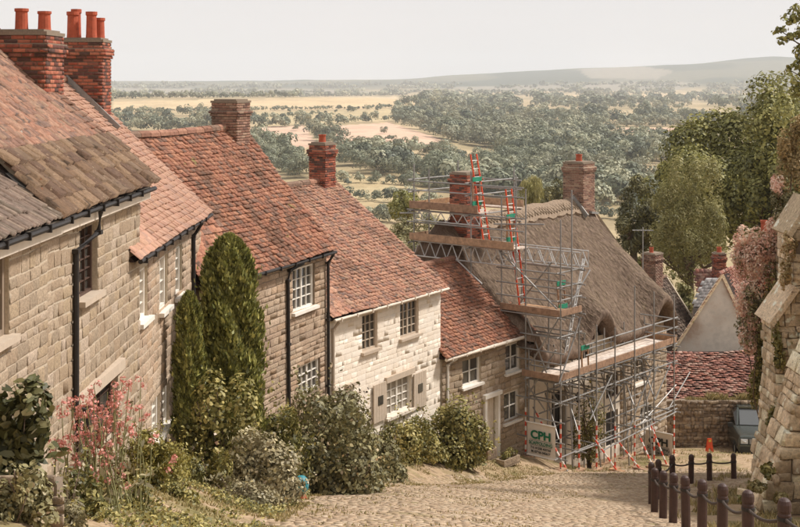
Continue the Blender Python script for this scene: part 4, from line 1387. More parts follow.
planks(tA - .1, tA + .75, yAm - .4, yA0, DK5, 'y'); planks(tA + 2.05, tA + 2.7, yAm - .4, yA0, DK5, 'y')
toe((tA - .14, yAm - .4, DK5), (tA - .14, yA0 + .1, DK5), .27); toe((tA, yA0 + .1, DK5), (tA + 2.7, yA0 + .1, DK5)); toe((tA + 2.74, yAm - .4, DK5), (tA + 2.74, yA0, DK5), .27)
for t_ in (tA, tA + 2.7):
    for yi, top in ((yA0, -3.05), (yAm, -3.2), (yA1, -3.25)):
        if t_ > 0 and yi == yA1: continue
        standard(t_, yi, top - ZG, zbot=(-6.9 if t_ < 0 else -6.2) - ZG)
    for z in (-3.68, -4.02, -4.75, -5.2):
        tubep((t_ - .04, (yA1 if t_ < 0 else yAm) - .35, z - ZG), (t_ - .04, yA0 + .3, z - ZG), 'guard_rail')
for yi in (yA0, yAm):
    for z in (-3.62, -4.08, -4.8, -5.95):
        tubep((tA - .3, yi + .04, z - ZG), (tA + 3.0, yi + .04, z - ZG), 'guard_rail')
standard(tA + .9, yA0, -3.3 - ZG, zbot=-6.6 - ZG)
tubep(sT(494, 224, tA + .2), sT(544, 224.5, tA + .2), 'transom'); tubep(sT(400, 213, tA), sT(420, 213, tA), 'transom')
def gate(a, b):                                                # self-closing ladder gate: green strips in a timber frame
    a, b = np.array(a, float), np.array(b, float)
    w = .42
    m = MB()
    for s_ in (-1, 1):
        m.bar(a + [s_ * w / 2, -.02, .05], b + [s_ * w / 2, -.02, -.05], .05, .04)
    o = m.build('ladder_gate', G['plank'], scaf)
    for p in (a, b):
        q = MB(); q.box(p + [0, -.05, 0], (w + .12, .03, .16)); q.build('green_panel', G['green'], o)
gate(sT(476, 179, tA + .1), sT(476, 203, tA + .1)); gate(sT(510, 216, t0_ + .3), sT(510, 239, t0_ + .3)); gate(sF(560, 283, FI - .4), sF(562, 306, FI - .4)); gate(sF(584, 347, FO + .15), sF(585, 370, FO + .15))

def ladder(label, p0, p1, across, mat, name='ladder', w=.42, n=10):
    base = thing(name, label, 'ladder', tuple(np.array(wmat(scaf))[:3, :3] @ np.array(p1) + np.array(scaf.location)), scaf.rotation_euler[2], group='ladders on the scaffolding')
    top = np.array(p0) - np.array(p1); ac = np.array(across, float)
    for s_ in (-.5, .5):
        m = MB(); m.bar(ac * w * s_, top + ac * w * s_, .032, .05); m.build('stile', mat, base)
    for k in range(n):
        f = (k + .7) / (n + .5)
        m = MB(); m.tube([top * f - ac * w / 2, top * f + ac * w / 2], .016, 6); m.build('rung', G['alu'], base)
ladder('orange ladder rising past the upper chimney platform', sT(473.5, 154, tA + .25), sT(486.5, 240, tA + .25), (1, 0, 0), G['red_paint'], w=.36)
ladder('orange ladder standing on the corner tower deck against the thatch', sT(508.5, 189, t0_ + .35), sT(523, 309, t0_ + .35), (1, 0, 0), G['red_paint'], w=.36, n=14)
ladder('bare aluminium ladder between the long deck and the corner tower', sF(584, 258, FI - .25), sF(566, 352, FI - .55), (.9, .3, 0), G['alu'], w=.36, n=11)

def text_mesh(body, size, mat, parent, loc, bold=0.0, name='lettering', sx=1.0):
    cu = bpy.data.curves.new('t', 'FONT'); cu.body = body; cu.size = size; cu.align_x = 'CENTER'; cu.offset = bold; cu.extrude = 0.002
    ob = bpy.data.objects.new('t', cu); COL.objects.link(ob)
    dg = bpy.context.evaluated_depsgraph_get()
    me = bpy.data.meshes.new_from_object(ob.evaluated_get(dg))
    COL.objects.unlink(ob); bpy.data.objects.remove(ob)
    me.materials.clear(); me.materials.append(mat)
    o = put(name, me, parent)
    o.rotation_euler = (math.radians(90), 0, 0); o.location = loc; o.scale = (sx, 1, 1)
    return o
def banner(label, pl, pr, ptop, pbot, ink):
    """sheet between two scaffold points, faces up the street"""
    R3 = np.array(wmat(scaf))[:3, :3]
    A = R3 @ np.array(pl) + np.array(scaf.location); B = R3 @ np.array(pr) + np.array(scaf.location)
    ang = math.atan2(B[1] - A[1], B[0] - A[0]); wdt = math.hypot(B[0] - A[0], B[1] - A[1])
    z0 = pbot + scaf.location[2]; hgt = ptop - pbot
    o = thing('banner', label, 'banner', ((A[0] + B[0]) / 2, (A[1] + B[1]) / 2, z0), ang, group='scaffolding firm banners')
    nx, nz_ = 14, 12
    V, Q = [], []
    for j in range(nz_ + 1):
        for i in range(nx + 1):
            x, z = (i / nx - .5) * wdt, hgt * j / nz_
            V.append((x, -.012 - .010 * math.sin(5 * i / nx) * math.sin(2.6 * j / nz_), z + .02 * math.sin(3.1 * i / nx) * (j == nz_)))
    for j in range(nz_):
        for i in range(nx):
            a = j * (nx + 1) + i; Q.append((a, a + 1, a + nx + 2, a + nx + 1))
    m = MB(); m.add(V, Q); m.build('sheet', G['banner'], o)
    m = MB(); m.tube([(-wdt / 2 - .03, -.02, hgt - .02), (wdt / 2 + .03, -.02, hgt - .02)], .03, 7); m.tube([(-wdt / 2 - .03, -.02, .04), (wdt / 2 + .03, -.02, .04)], .035, 7); m.build('hem_pole', G['white'], o)
    k = wdt / 1.2
    text_mesh('CPH', .40 * k, ink, o, (0, -.05, hgt * .55), .014, sx=1.12)
    text_mesh('SCAFFOLDING', .165 * k, ink, o, (0, -.05, hgt * .375), .004, sx=.92)
    text_mesh('Tel: 01258 455765', .115 * k, G['ink_dark'], o, (0, -.05, hgt * .245), .003)
    text_mesh('M: 07966 045617', .115 * k, G['ink_dark'], o, (0, -.05, hgt * .135), .003)
    m = MB()
    for z in (.50, .345):
        m.box((0, -.035, hgt * z), (wdt * .8, .004, .010))
    m.build('rule', G['ink_dark'], o)
q0, q1 = sT(527.5, 420, t0_ - .1), sT(555.5, 422, t0_ - .1)
banner('white banner with green letters CPH hung on scaffolding beside stone cottage', q0, q1, -11.75 - ZG, -12.93 - ZG, G['ink_green'])
q0, q1 = sT(645.5, 429, t1_ + .1), sT(672.5, 430, t1_ + .1)
banner('cream banner with dark letters CPH hung on scaffolding near the rubble wall', q0, q1, q0[2], q0[2] - 1.16, G['ink_dark'])

# ------------------------------------------------------------------ great stone wall and buttresses on the right
def pier(name, label, prof, yd, depth, px_right, rnd_h=(.16, .42), lc=(.25, .6), cap=300, caps=()):
    """prof: left outline as photo pixels from the top down, at distance yd"""
    P = np.array([pix(a, b, yd) for a, b in prof]); xr = (px_right - 400) / F_PX * yd
    zb, zt = P[-1][2], P[0][2]
    o = thing(name, label, 'buttress', (P[-1][0], yd, zb))
    off = np.array([P[-1][0], yd, zb])
    zz = P[:, 2] - off[2]; xx = P[:, 0] - off[0]
    xl = lambda z: float(np.interp(z, zz[::-1], xx[::-1]))
    R = xr - off[0]
    m = MB()
    poly = [(xx[i] + .05, .05, zz[i] - .02) for i in range(len(P) - 1, -1, -1)] + [(R, .05, zz[0] - .02), (R, .05, 0)]
    m.prism(poly, (0, depth - .05, 0))
    core = m.build('core', G['mortar_dark'], o)
    Ms = []
    z = 0.0
    while z < zz[0] - .05:
        h = min(RND.uniform(*rnd_h), zz[0] - z)
        zc = z + h / 2; x = xl(zc) + RND.uniform(-.02, .02)
        q = 0
        while x < R:                                              # face towards the camera
            l = RND.uniform(*lc) * RND.choice((.5, 1, 1.2)); d = RND.uniform(.05, .15)
            rr = RND.gauss(0, .05)
            if RND.random() > .05:
                Ms.append(M34((l - .03, RND.uniform(-.03, .03), rr * l), (0, d * RND.choice((.5, 1, 1, 1.5)), RND.uniform(-.03, .03)), (-rr * h + RND.uniform(-.03, .03), 0, h * RND.uniform(.82, 1.06)), (x + l / 2, .06, zc + RND.gauss(0, .015))))
            x += l
        y = 0.02                                                  # face towards the street
        sl = (xl(z + h) - xl(z)); up = np.array([sl, 0, h]); upn = up / np.linalg.norm(up); out = np.array([-upn[2], 0, upn[0]])
        while y < depth:
            l = min(RND.uniform(*lc), depth - y + .1); d = RND.uniform(.04, .12)
            Ms.append(M34((0, -(l - .02), 0), -out * d, upn * (np.linalg.norm(up) - .02), (xl(zc) + .06, y + l / 2, zc)))
            y += l
        z += h
    pieces(core, 'stone', U_STONE, G['stone_mossy'], Ms, 8, cap, stuff_name='stonework')
    for (a, b) in caps:                                           # sloping coping slabs
        A, B = pix(*a, yd) - off, pix(*b, yd) - off
        v = (B - A); L_ = np.linalg.norm(v); v /= L_
        nrm = np.array([-v[2], 0, v[0]]); nrm = nrm if nrm[2] > 0 else -nrm
        q = MB(); q.box((A + B) / 2 + nrm * .06 + [0, depth / 2 - .1, 0], (L_, depth + .25, .16), (v, (0, 1, 0), np.cross(v, (0, 1, 0))))
        q.build('coping', G['stone_mossy'], o)
    return o
pier('wall_buttress', 'tall stepped stone buttress with sloping coping beside the bollards', [(812, 200), (792, 232), (793, 290), (775, 322), (776, 392), (774, 400), (772, 440), (766, 458), (764, 500)], 35.5, 1.25, 840, caps=[((789, 236), (812, 199)), ((771, 325), (797, 288))])
pier('wall_buttress', 'sloping stone buttress leaning beside the near bollards', [(818, 340), (806, 372), (788, 430), (768, 488), (755, 530)], 28.0, 1.0, 860)
m = MB()
wl = thing('precinct_wall', 'high weathered stone wall running behind the buttresses', 'wall', (9.8, 24.0, -9.5), math.atan2(19, 3.2))
m.box((9.7, -0.4, 2.4), (19.4, .8, 6.4)); core = m.build('core', G['mortar_dark'], wl)
Ms = []; z = -0.8
while z < 5.55:
    h = RND.uniform(.2, .36); x = 0
    while x < 19.3:
        l = RND.uniform(.3, .75); d = RND.uniform(.03, .1)
        Ms.append(M34((-(l - .02), 0, 0), (0, -d, 0), (0, 0, h - .02), (x + l / 2, -.004, z + h / 2))); x += l
    z += h
pieces(core, 'stone', U_STONE, G['stone_mossy'], Ms, 8, 120, stuff_name='stonework')
# fallen stones at the foot of the buttress
for k, (a, b, s_) in enumerate(((747, 470, .42), (752, 474, .5), (744, 477, .36), (757, 478, .5), (751, 484, .34))):
    p = pix(a, b, 33.5); m = MB()
    m.add(*[U_STONE[k][0] * [s_ * 1.3, s_, s_ * .8] + [0, 0, s_ * .3], [tuple(q) for q in U_STONE[k][1]] + [(3, 2, 1, 0)]])
    o = m.build('loose_stone', G['stone_mossy']); o.location = (p[0], p[1], float(H(p[0], p[1])) - .02); o.rotation_euler = (RND.uniform(-.2, .2), RND.uniform(-.2, .2), RND.uniform(0, 3))
    o['label'] = 'rough loose stone block at the foot of the tall buttress'; o['category'] = 'stone'; o['group'] = 'loose stones at the buttress foot'

# bollards and rope
BOL = [(784, 498, 15.8), (748, 491, 17.6), (722, 484, 19.8), (702, 479.5, 21.7), (686, 476, 23.4), (673, 473, 25.1), (663, 471, 26.5), (654.5, 468, 28.4), (651.5, 462.5, 32.2), (658, 459.5, 34.4), (672.5, 455, 37.0), (691, 454.5, 38.2), (709.5, 453.5, 39.0), (734, 453.5, 39.6)]
tops = []
bm = MB(); bm.lathe((0, 0, 0), [(.085, -.5), (.085, .80), (.078, .815), (.078, .835), (.088, .85), (.086, .93), (.07, .975), (.04, 1.0), (.005, 1.01)], 14)
b_me = bm.mesh('post', G['bollard'], False)
em = MB(); em.tube([(-.11, 0, .74), (.11, 0, .74)], .028, 8); em.lathe((0, 0, .72), [(.092, 0), (.095, .01), (.095, .04), (.092, .05)], 14); e_me = em.mesh('rope_eye', G['iron'])
p_prev = None
for k, (a, b, y_) in enumerate(BOL):
    p = pix(a, b, y_); x_ = p[0]
    z_ = p[2] - 1.0
    near = 'in the near row beside the sloping buttress' if k < 8 else 'in the far row crossing towards the parked car'
    o = thing('bollard', 'dark brown round-topped timber bollard ' + near, 'bollard', (x_, y_, z_), group='bollards along the path')
    nxt = BOL[min(k + 1, len(BOL) - 1)]; prv = BOL[max(k - 1, 0)]
    pn, pp = pix(nxt[0], nxt[1], nxt[2]), pix(prv[0], prv[1], prv[2])
    o.rotation_euler = (RND.uniform(-.02, .02), RND.uniform(-.02, .02), math.atan2(pn[1] - pp[1], pn[0] - pp[0]))
    put('post', b_me, o); put('rope_eye', e_me, o)
    tops.append(np.array([x_, y_, z_ + .74]))
tops.insert(0, tops[0] + (tops[0] - tops[1]))
for A, B in zip(tops[:-1], tops[1:]):
    m = MB(); sg = 0.05 * np.linalg.norm(B - A)
    mid = A * 0
    m.tube([(B - A) * f + np.array([0, 0, -4 * sg * f * (1 - f)]) for f in np.linspace(0, 1, 11)], .024, 7)
    o = m.build('rope', G['rope'], smooth_=True); o.location = tuple(A); o['label'] = 'dark sagging rope strung between two brown bollards'; o['category'] = 'rope'; o['group'] = 'ropes between bollards'
m = MB()
for k in range(2):
    m.tube([(0.35 * k, 0, -.1), (0.35 * k, 0, .45), (0.35 * k + .08, 0, .56), (0.35 * k + .3, .05, .58), (.35 * k + .42, .1, .5), (.35 * k + .42, .1, -.1)], .022, 7)
p = pix(750, 486, 31.5); o = m.build('iron_hoop_rack', G['iron'], smooth_=True); o.location = (p[0], p[1], float(H(p[0], p[1])))
o['label'] = 'black bent iron hoops at the foot of the tall buttress'; o['category'] = 'rack'

# ------------------------------------------------------------------ lower street: rubble wall, lean-to, gabled house, car
def tile_plane(parent, p0, along, up, W, S, e, w, mat, jit=1.0, cap=0, name='roof_tile', seed=3, sag=.06):
    along = np.array(along, float); up = np.array(up, float); nn = np.cross(along, up); nn /= np.linalg.norm(nn)
    Ms = []; sp = 0.0; row = 0
    while sp < S:
        x = -(w / 2 if row % 2 else 0)
        while x < W:
            lift = .03 * RND.uniform(.5, 1.6) * jit; rot = RND.gauss(0, .03) * jit
            sg = sag * float(vnoise(x * .6, sp * .8, seed))
            Ms.append(M34((along * math.cos(rot) + up * math.sin(rot)) * (w - .008), up * e * 1.6 - nn * (lift + .01), nn * .025, np.array(p0) + along * (x + w / 2) + up * sp + nn * (lift + sg)))
            x += w
        sp += e; row += 1
    pieces(parent, name, U_TILE, mat, Ms, 8, cap, stuff_name='roof_tiles')

rw = thing('rubble_wall', 'dark rubble retaining wall with weeds on top behind the parked car', 'wall', (11.4, 54.0, -16.6))
m = MB(); m.box((3.2, .35, 1.35), (6.4, .6, 2.9)); core = m.build('core', G['mortar_dark'], rw)
Ms = []; z = 0
while z < 2.75:
    h = RND.uniform(.1, .2); x = 0
    while x < 6.4:
        l = RND.uniform(.1, .42); tl = RND.gauss(0, .09); Ms.append(M34((l - .015, 0, tl * l), (0, RND.uniform(.02, .1), 0), (-tl * h, 0, h * RND.uniform(.7, 1.25)), (x + l / 2, .054, z + h / 2 + .02 * RND.random()))); x += l
    z += h
pieces(core, 'stone', U_STONE, G['stone_rubble'], Ms, 8, 160, stuff_name='stonework')
lt = thing('lean_to', 'low lean-to with pinkish red tiled roof above the rubble wall', 'outbuilding', (11.3, 54.3, -16.3))
m = MB(); m.prism([(0, .0, 0), (0, 3.6, 0), (0, 3.6, 3.82), (0, .0, 2.42)], (6.5, 0, 0)); lo = m.build('roof', G['underlay'], lt)
ang = math.atan2(1.4, 3.6); upv = np.array([0, math.cos(ang), math.sin(ang)])
G['tile_pink'] = mat_pieces('pinkish_clay_tile', [lin(178, 128, 112), lin(166, 114, 98), lin(186, 140, 124), lin(150, 106, 94), lin(184, 150, 134), lin(136, 102, 92)], grain=9, spots=[(lin(190, 164, 146), 6, 0.68), (lin(110, 86, 78), 5, 0.66)])
tile_plane(lo, (-.05, -.12, 2.42), (1, 0, 0), upv, 6.6, 3.85, .15, .24, G['tile_pink'], jit=2.4, seed=5, sag=.1)

gh = thing('gabled_house', 'grey rendered gable end with red tiled roof behind the lean-to', 'house', (13.3, 60.0, -17.5))
def gl_(px_, py_, y_): return pix(px_, py_, y_) - np.array([13.3, 60.0, -17.5])
EX = np.array([1.9, 3.2, 0.0]); EU = EX / np.linalg.norm(EX); EL = float(np.linalg.norm(EX))
A_, L_, R_ = gl_(722, 276, 60), gl_(676, 348, 60), gl_(757, 352, 60)
m = MB(); m.prism([(L_[0] + .05, .0, 0), (R_[0], .0, 0), (R_[0], .0, R_[2]), (A_[0], .0, A_[2] - .04), (L_[0] + .05, .0, L_[2])], EX); m.build('wall', G['grey_render'], gh)
m = MB(); m.bar(L_ + [-.12, -.06, -.1], A_ + [0, -.06, .06], .14, .07, up=(0, 1, 0)); m.bar(A_ + [0, -.061, .06], R_ + [.1, -.061, -.06], .14, .07, up=(0, 1, 0)); m.build('verge', G['stone_mossy'], gh)
for (E, s_) in ((L_, -1), (R_, 1)):
    v = A_ - E; S_ = np.linalg.norm(v); v /= S_
    m = MB(); m.add([E + [0, -.05, .0], A_ + [0, -.05, .03], A_ + EX + [0, 0, .03], E + EX], [(0, 1, 2, 3) if s_ > 0 else (3, 2, 1, 0)]); ro = m.build('roof', G['underlay'], gh)
    if s_ < 0: tile_plane(ro, E + EX + [0, 0, .02], -EU, v, EL, S_, .16, .2, G['tile_pink'])
    else: tile_plane(ro, E + [0, 0, .02], EU, v, EL, S_, .16, .2, G['tile_pink'])
# the main range behind, roof facing the street
P0, P1 = gl_(706, 352, 63.6), gl_(812, 350, 63.6); T0, T1 = gl_(716, 271, 66.4), gl_(812, 267, 66.4)
m = MB(); m.add([P0, P1, T1, T0, P0 * [1, 1, 0], P1 * [1, 1, 0], T0 + [0, 3, -3], T1 + [0, 3, -3]], [(0, 1, 2, 3), (4, 5, 1, 0), (3, 2, 7, 6), (4, 0, 3, 6), (1, 5, 7, 2)]); ro = m.build('roof', G['underlay'], gh)
v = (T0 - P0) * [0, 1, 1]; S_ = np.linalg.norm(v); tile_plane(ro, P0 + [.1, -.03, .03], (1, 0, 0), v / S_, P1[0] - P0[0], S_, .16, .22, G['tile_pink'])
chimney(gh, (gl_(724, 0, 65)[0], 6.0, 0), .62, .5, gl_(0, 285, 66)[2], gl_(0, 254, 66)[2], G['brick'], pots=[(0, 0, .14, .3)], px_min=6)
q = gl_(757, 0, 72); chimney(gh, (q[0], 11.0, 0), 1.15, .8, gl_(0, 300, 71)[2], gl_(0, 239, 71)[2], G['brick'], pots=[(.1, 0, .2, 1.0)], px_min=6)
pts_ = [gl_(693, 308, 62.5), gl_(708, 308, 62.5), gl_(722, 283, 64), gl_(704, 283, 64)]
m = MB(); m.add(pts_ + [p + np.array([0, 0, -2.5]) for p in pts_], [(0, 1, 2, 3), (4, 5, 1, 0), (5, 6, 2, 1), (7, 4, 0, 3)]); so = m.build('slate_roof', G['lead'], gh)
v = (pts_[3] - pts_[0]); al = pts_[1] - pts_[0]; tile_plane(so, pts_[0] + [0, 0, .02], al / np.linalg.norm(al), v / np.linalg.norm(v), np.linalg.norm(al), np.linalg.norm(v), .25, .3, G['slate_blue'], sag=0)

h7 = House('house', 'house with grey-brown tiled roof and small brick chimney beyond the thatch', (12.6, 61.2), 40, 5.2, -13.6, 2.4, 3.2)
h7.wall(G['stone_brown']); h7.roof(G['tile_grey'], e=.2, w=.26, seed=21, cap=0)
chimney(h7.root, (3.9, 2.4, 0), .85, .8, h7.ze + 2.6, h7.ze + 4.55, G['brick_dull'], pots=[(-.1, 0, .12, .3)], corbel=2)
m = MB(); m.bar((5.28, .0, h7.ze + .05), (5.28, 2.4, h7.ze + 3.25), .1, .16); m.build('verge', G['mortar'], h7.root)
p = h7.O + h7.a * 2.9 - h7.n * 2.4
m = MB(); m.tube([(0, 0, 0), (0, 0, 2.9)], .03, 6); m.tube([(-.55, 0, 2.75), (.55, .1, 2.72)], .025, 6)
for k in range(6):
    m.tube([(-.5 + .2 * k, -.25, 2.75), (-.5 + .2 * k, .25, 2.72)], .012, 5)
o = m.build('television_aerial', G['steel']); o.location = (p[0], p[1], -10.45); o['label'] = 'thin television aerial on a mast above the roof beyond the thatch'; o['category'] = 'aerial'

# parked car
car = thing('parked_car', 'dark green four-wheel-drive car parked in front of the rubble wall', 'car')
cp = pix(747, 456, 50.8)
car.location = (cp[0] + .62, cp[1], float(H(cp[0], cp[1])) - .38)
car.rotation_euler = (math.radians(-6), 0, math.radians(-7))
G['car'] = mat_plain('metallic_green_paint', lin(92, 96, 90), 0.22, 0.6, amt=(.95, 1.04), grain=3, spec=.6)
G['lamp_glass'] = glass('windscreen_glass', lin(96, 98, 98), .06)
G['rubber'] = mat_plain('rubber', lin(40, 38, 37), .85); G['trim'] = mat_plain('black_trim', lin(52, 52, 50), .5); G['lamp'] = glass('headlamp_glass', lin(206, 206, 204), .1); G['plate'] = mat_plain('number_plate', lin(206, 202, 190), .5)
# stations along the car: (y, half width low, half width high, z low, z high) front at y = 0
def loft(sts, mat, name, n=None):
    V, Q = [], []
    for (y, hw0, hw1, z0, z1) in sts:
        V += [(-hw0 * .92, y, z0), (-hw0, y, z0 + (z1 - z0) * .25), (-hw0, y, z0 + (z1 - z0) * .68), (-hw1, y, z1 - .04), (-hw1 * .86, y, z1), (hw1 * .86, y, z1), (hw1, y, z1 - .04), (hw0, y, z0 + (z1 - z0) * .68), (hw0, y, z0 + (z1 - z0) * .25), (hw0 * .92, y, z0)]
    k = 10
    for i in range(len(sts) - 1):
        for j in range(k):
            j2 = (j + 1) % k
            Q.append((i * k + j, (i + 1) * k + j, (i + 1) * k + j2, i * k + j2))
    Q.append(tuple(range(k))); Q.append(tuple(reversed(range((len(sts) - 1) * k, len(sts) * k))))
    m = MB(); m.add(V, Q); o = m.build(name, mat, car, smooth_=True)
    b = o.modifiers.new('round', 'BEVEL'); b.width = .07; b.segments = 3; b.limit_method = 'ANGLE'; b.angle_limit = math.radians(25); b.harden_normals = True
    return o
body = loft([(0, .84, .78, .45, .95), (.06, .93, .86, .34, 1.06), (.5, .95, .88, .32, 1.10), (1.3, .95, .9, .32, 1.16), (1.6, .95, .92, .32, 1.20), (4.2, .95, .92, .32, 1.2), (4.7, .92, .88, .36, 1.18), (4.78, .85, .8, .5, 1.1)], G['car'], 'body')
loft([(1.75, .80, .60, 1.2, 1.22), (2.35, .80, .66, 1.2, 1.82), (4.2, .80, .66, 1.2, 1.84), (4.68, .80, .66, 1.2, 1.3)], G['glass'], 'glasshouse')
m = MB(); m.box((0, 3.3, 1.855), (1.2, 2.0, .06)); m.build('roof', G['car'], car)
m = MB(); m.add([(-.62, 1.72, 1.235), (.62, 1.72, 1.235), (.56, 2.33, 1.80), (-.56, 2.33, 1.80)], [(0, 1, 2, 3)]); m.build('windscreen', G['lamp_glass'], car)
for s_ in (-1, 1):
    m = MB(); m.bar((s_ * .72, 1.72, 1.2), (s_ * .6, 2.36, 1.85), .07, .07); m.build('pillar', G['car'], car)
    m = MB(); m.box((s_ * .7, -.015, .84), (.27, .08, .18)); m.lathe((s_ * .7, -.06, .84), [(.07, -.02), (.07, .02)], 10); m.build('headlight', G['lamp'], car)
    m = MB(); m.box((s_ * 1.02, 1.72, 1.22), (.2, .12, .16)); m.bar((s_ * .9, 1.74, 1.18), (s_ * 1.0, 1.74, 1.2), .04); m.build('wing_mirror', G['trim'], car)
    m = MB(); m.box((s_ * .55, -.07, .45), (.16, .03, .09)); m.build('fog_lamp', G['lamp'], car)
    for yw in (.95, 3.75):
        wh = put('wheel', None, car); wh.location = (s_ * .86, yw, .36)
        m = MB(); prof = [(.22, -.12), (.34, -.12), (.365, -.08), (.365, .08), (.34, .12), (.22, .12)]
        V, Q = [], []
        for r_, x_ in prof:
            for k in range(20):
                an = 2 * math.pi * k / 20; V.append((x_, r_ * math.cos(an), r_ * math.sin(an)))
        for i in range(5):
            for k in range(20):
                Q.append((i * 20 + k, i * 20 + (k + 1) % 20, (i + 1) * 20 + (k + 1) % 20, (i + 1) * 20 + k))
        m.add(V, Q); m.build('tyre', G['rubber'], wh)
        m = MB(); m.tube([(-.09, 0, 0), (.09, 0, 0)], .225, 14); m.build('rim', G['alu'], wh)
m = MB()
m.box((0, -.02, .84), (1.05, .06, .22)); gr = m.build('grille', G['trim'], car)
for k in range(4):
    m = MB(); m.box((0, -.055, .765 + .05 * k), (1.0, .02, .02)); m.build('grille_bar', G['alu'], gr)
m = MB(); m.box((0, -.06, .56), (1.78, .18, .2)); m.box((0, -.05, .42), (1.7, .14, .12)); m.build('bumper', G['trim'], car)
m = MB(); m.box((0, -.07, .685), (1.8, .14, .055)); m.build('bumper_strip', G['car'], car)
m = MB(); m.box((0, -.165, .56), (.52, .015, .12)); m.build('number_plate', G['plate'], car)

# orange folding sign
p = pix(709.5, 458, 51.8); o = thing('folding_floor_sign', 'orange plastic folding sign standing near the rubble wall', 'sign', (p[0], p[1], float(H(p[0], p[1]))))
for s_ in (-1, 1):
    m = MB(); m.prism([(-.17, s_ * .14, 0), (-.09, s_ * .14, 0), (-.06, s_ * .10, .22), (.06, s_ * .10, .22), (.09, s_ * .14, 0), (.17, s_ * .14, 0), (.10, s_ * .02, .66), (-.10, s_ * .02, .66)], (0, .02 * s_, 0)); m.build('leaf', G['red_paint'], o)
o.scale = (.85, .85, .85)
G['yellow'] = mat_plain('yellow_sticker', lin(226, 190, 84), .6)
m = MB(); m.box((0, -.075, .56), (.12, .012, .1)); m.build('sticker', G['yellow'], o)
# ------------------------------------------------------------------ plants
LF = {}
LF['cypress'] = mat_leaf('cypress_spray', lin(94, 95, 50), lin(150, 149, 80), lin(207, 199, 116), .2, tip=lin(209, 221, 142))
LF['bush'] = mat_leaf('grey_green_leaf', lin(85, 81, 53), lin(134, 126, 85), lin(176, 166, 120), .2, tip=lin(208, 184, 154))
LF['variegated'] = mat_leaf('yellow_edged_leaf', lin(79, 76, 34), lin(136, 126, 60), lin(177, 162, 91), .2, tip=lin(196, 184, 129))
LF['glossy'] = mat_leaf('dark_glossy_leaf', lin(59, 60, 35), lin(95, 94, 55), lin(137, 129, 84), .2, tip=lin(193, 184, 154))
LF['silver'] = mat_leaf('silvery_leaf', lin(105, 98, 69), lin(148, 137, 103), lin(184, 170, 134), .2, tip=lin(208, 190, 134))
LF['ivy'] = mat_leaf('ivy_leaf', lin(75, 76, 39), lin(126, 119, 63), lin(179, 164, 98), .2, tip=lin(208, 191, 122))
LF['vine'] = mat_leaf('dark_vine_leaf', lin(56, 49, 38), lin(87, 74, 56), lin(123, 103, 78), .2)
LF['tree'] = mat_leaf('tree_leaf', lin(90, 89, 47), lin(137, 133, 73), lin(185, 175, 103), .2, tip=lin(190, 196, 122))
LF['willow'] = mat_leaf('pale_willow_leaf', lin(114, 110, 64), lin(152, 145, 90), lin(189, 176, 121), .3)
LF['pine'] = mat_leaf('pine_needle', lin(71, 68, 45), lin(104, 99, 62), lin(144, 134, 86), .2)
LF['pink'] = mat_leaf('pink_blossom', lin(228, 174, 153), lin(245, 207, 185), lin(245, 240, 219), .3, tip=lin(245, 151, 125))
LF['coral'] = mat_leaf('coral_flower', lin(204, 124, 112), lin(220, 148, 134), lin(234, 180, 166), .2)
LF['tan'] = mat_leaf('brown_green_leaf', lin(123, 109, 69), lin(173, 150, 102), lin(213, 184, 138), .3, tip=lin(232, 184, 157))
LF['grass'] = mat_leaf('dry_grass', lin(112, 104, 62), lin(156, 142, 92), lin(196, 176, 128), .2)
LF['cream'] = mat_leaf('cream_flower', lin(214, 196, 160), lin(230, 214, 180), lin(238, 226, 204), .2)

def crown(n, R, rs, k=14, cr=0.34, shell=(0.68, 1.06), zmin=None):
    """leaf centres in clumps through an ellipsoid of radii R"""
    R = np.array(R, float)
    D = rs.normal(size=(k, 3)); D /= np.linalg.norm(D, axis=1)[:, None]
    cc = D * (rs.random(k) ** 0.45)[:, None] * 0.78
    rad = cr * (0.7 + 0.6 * rs.random(k))
    which = rs.choice(k, n, p=rad ** 2 / (rad ** 2).sum())
    D = rs.normal(size=(n, 3)); D /= np.linalg.norm(D, axis=1)[:, None]
    C = cc[which] + D * (rad[which] * (shell[0] + (shell[1] - shell[0]) * np.sqrt(rs.random(n))))[:, None]
    N = D + 0.32 * rs.normal(size=(n, 3)) + np.array([0, 0, .2]); N /= np.linalg.norm(N, axis=1)[:, None]
    tone = np.clip(0.42 * rs.random(k)[which] + 0.6 * rs.random(n) ** 1.4, 0, 1)
    C = C * R
    if zmin is not None:
        keep = C[:, 2] > zmin
        C, N, tone = C[keep], N[keep], tone[keep]
    return C, N, tone

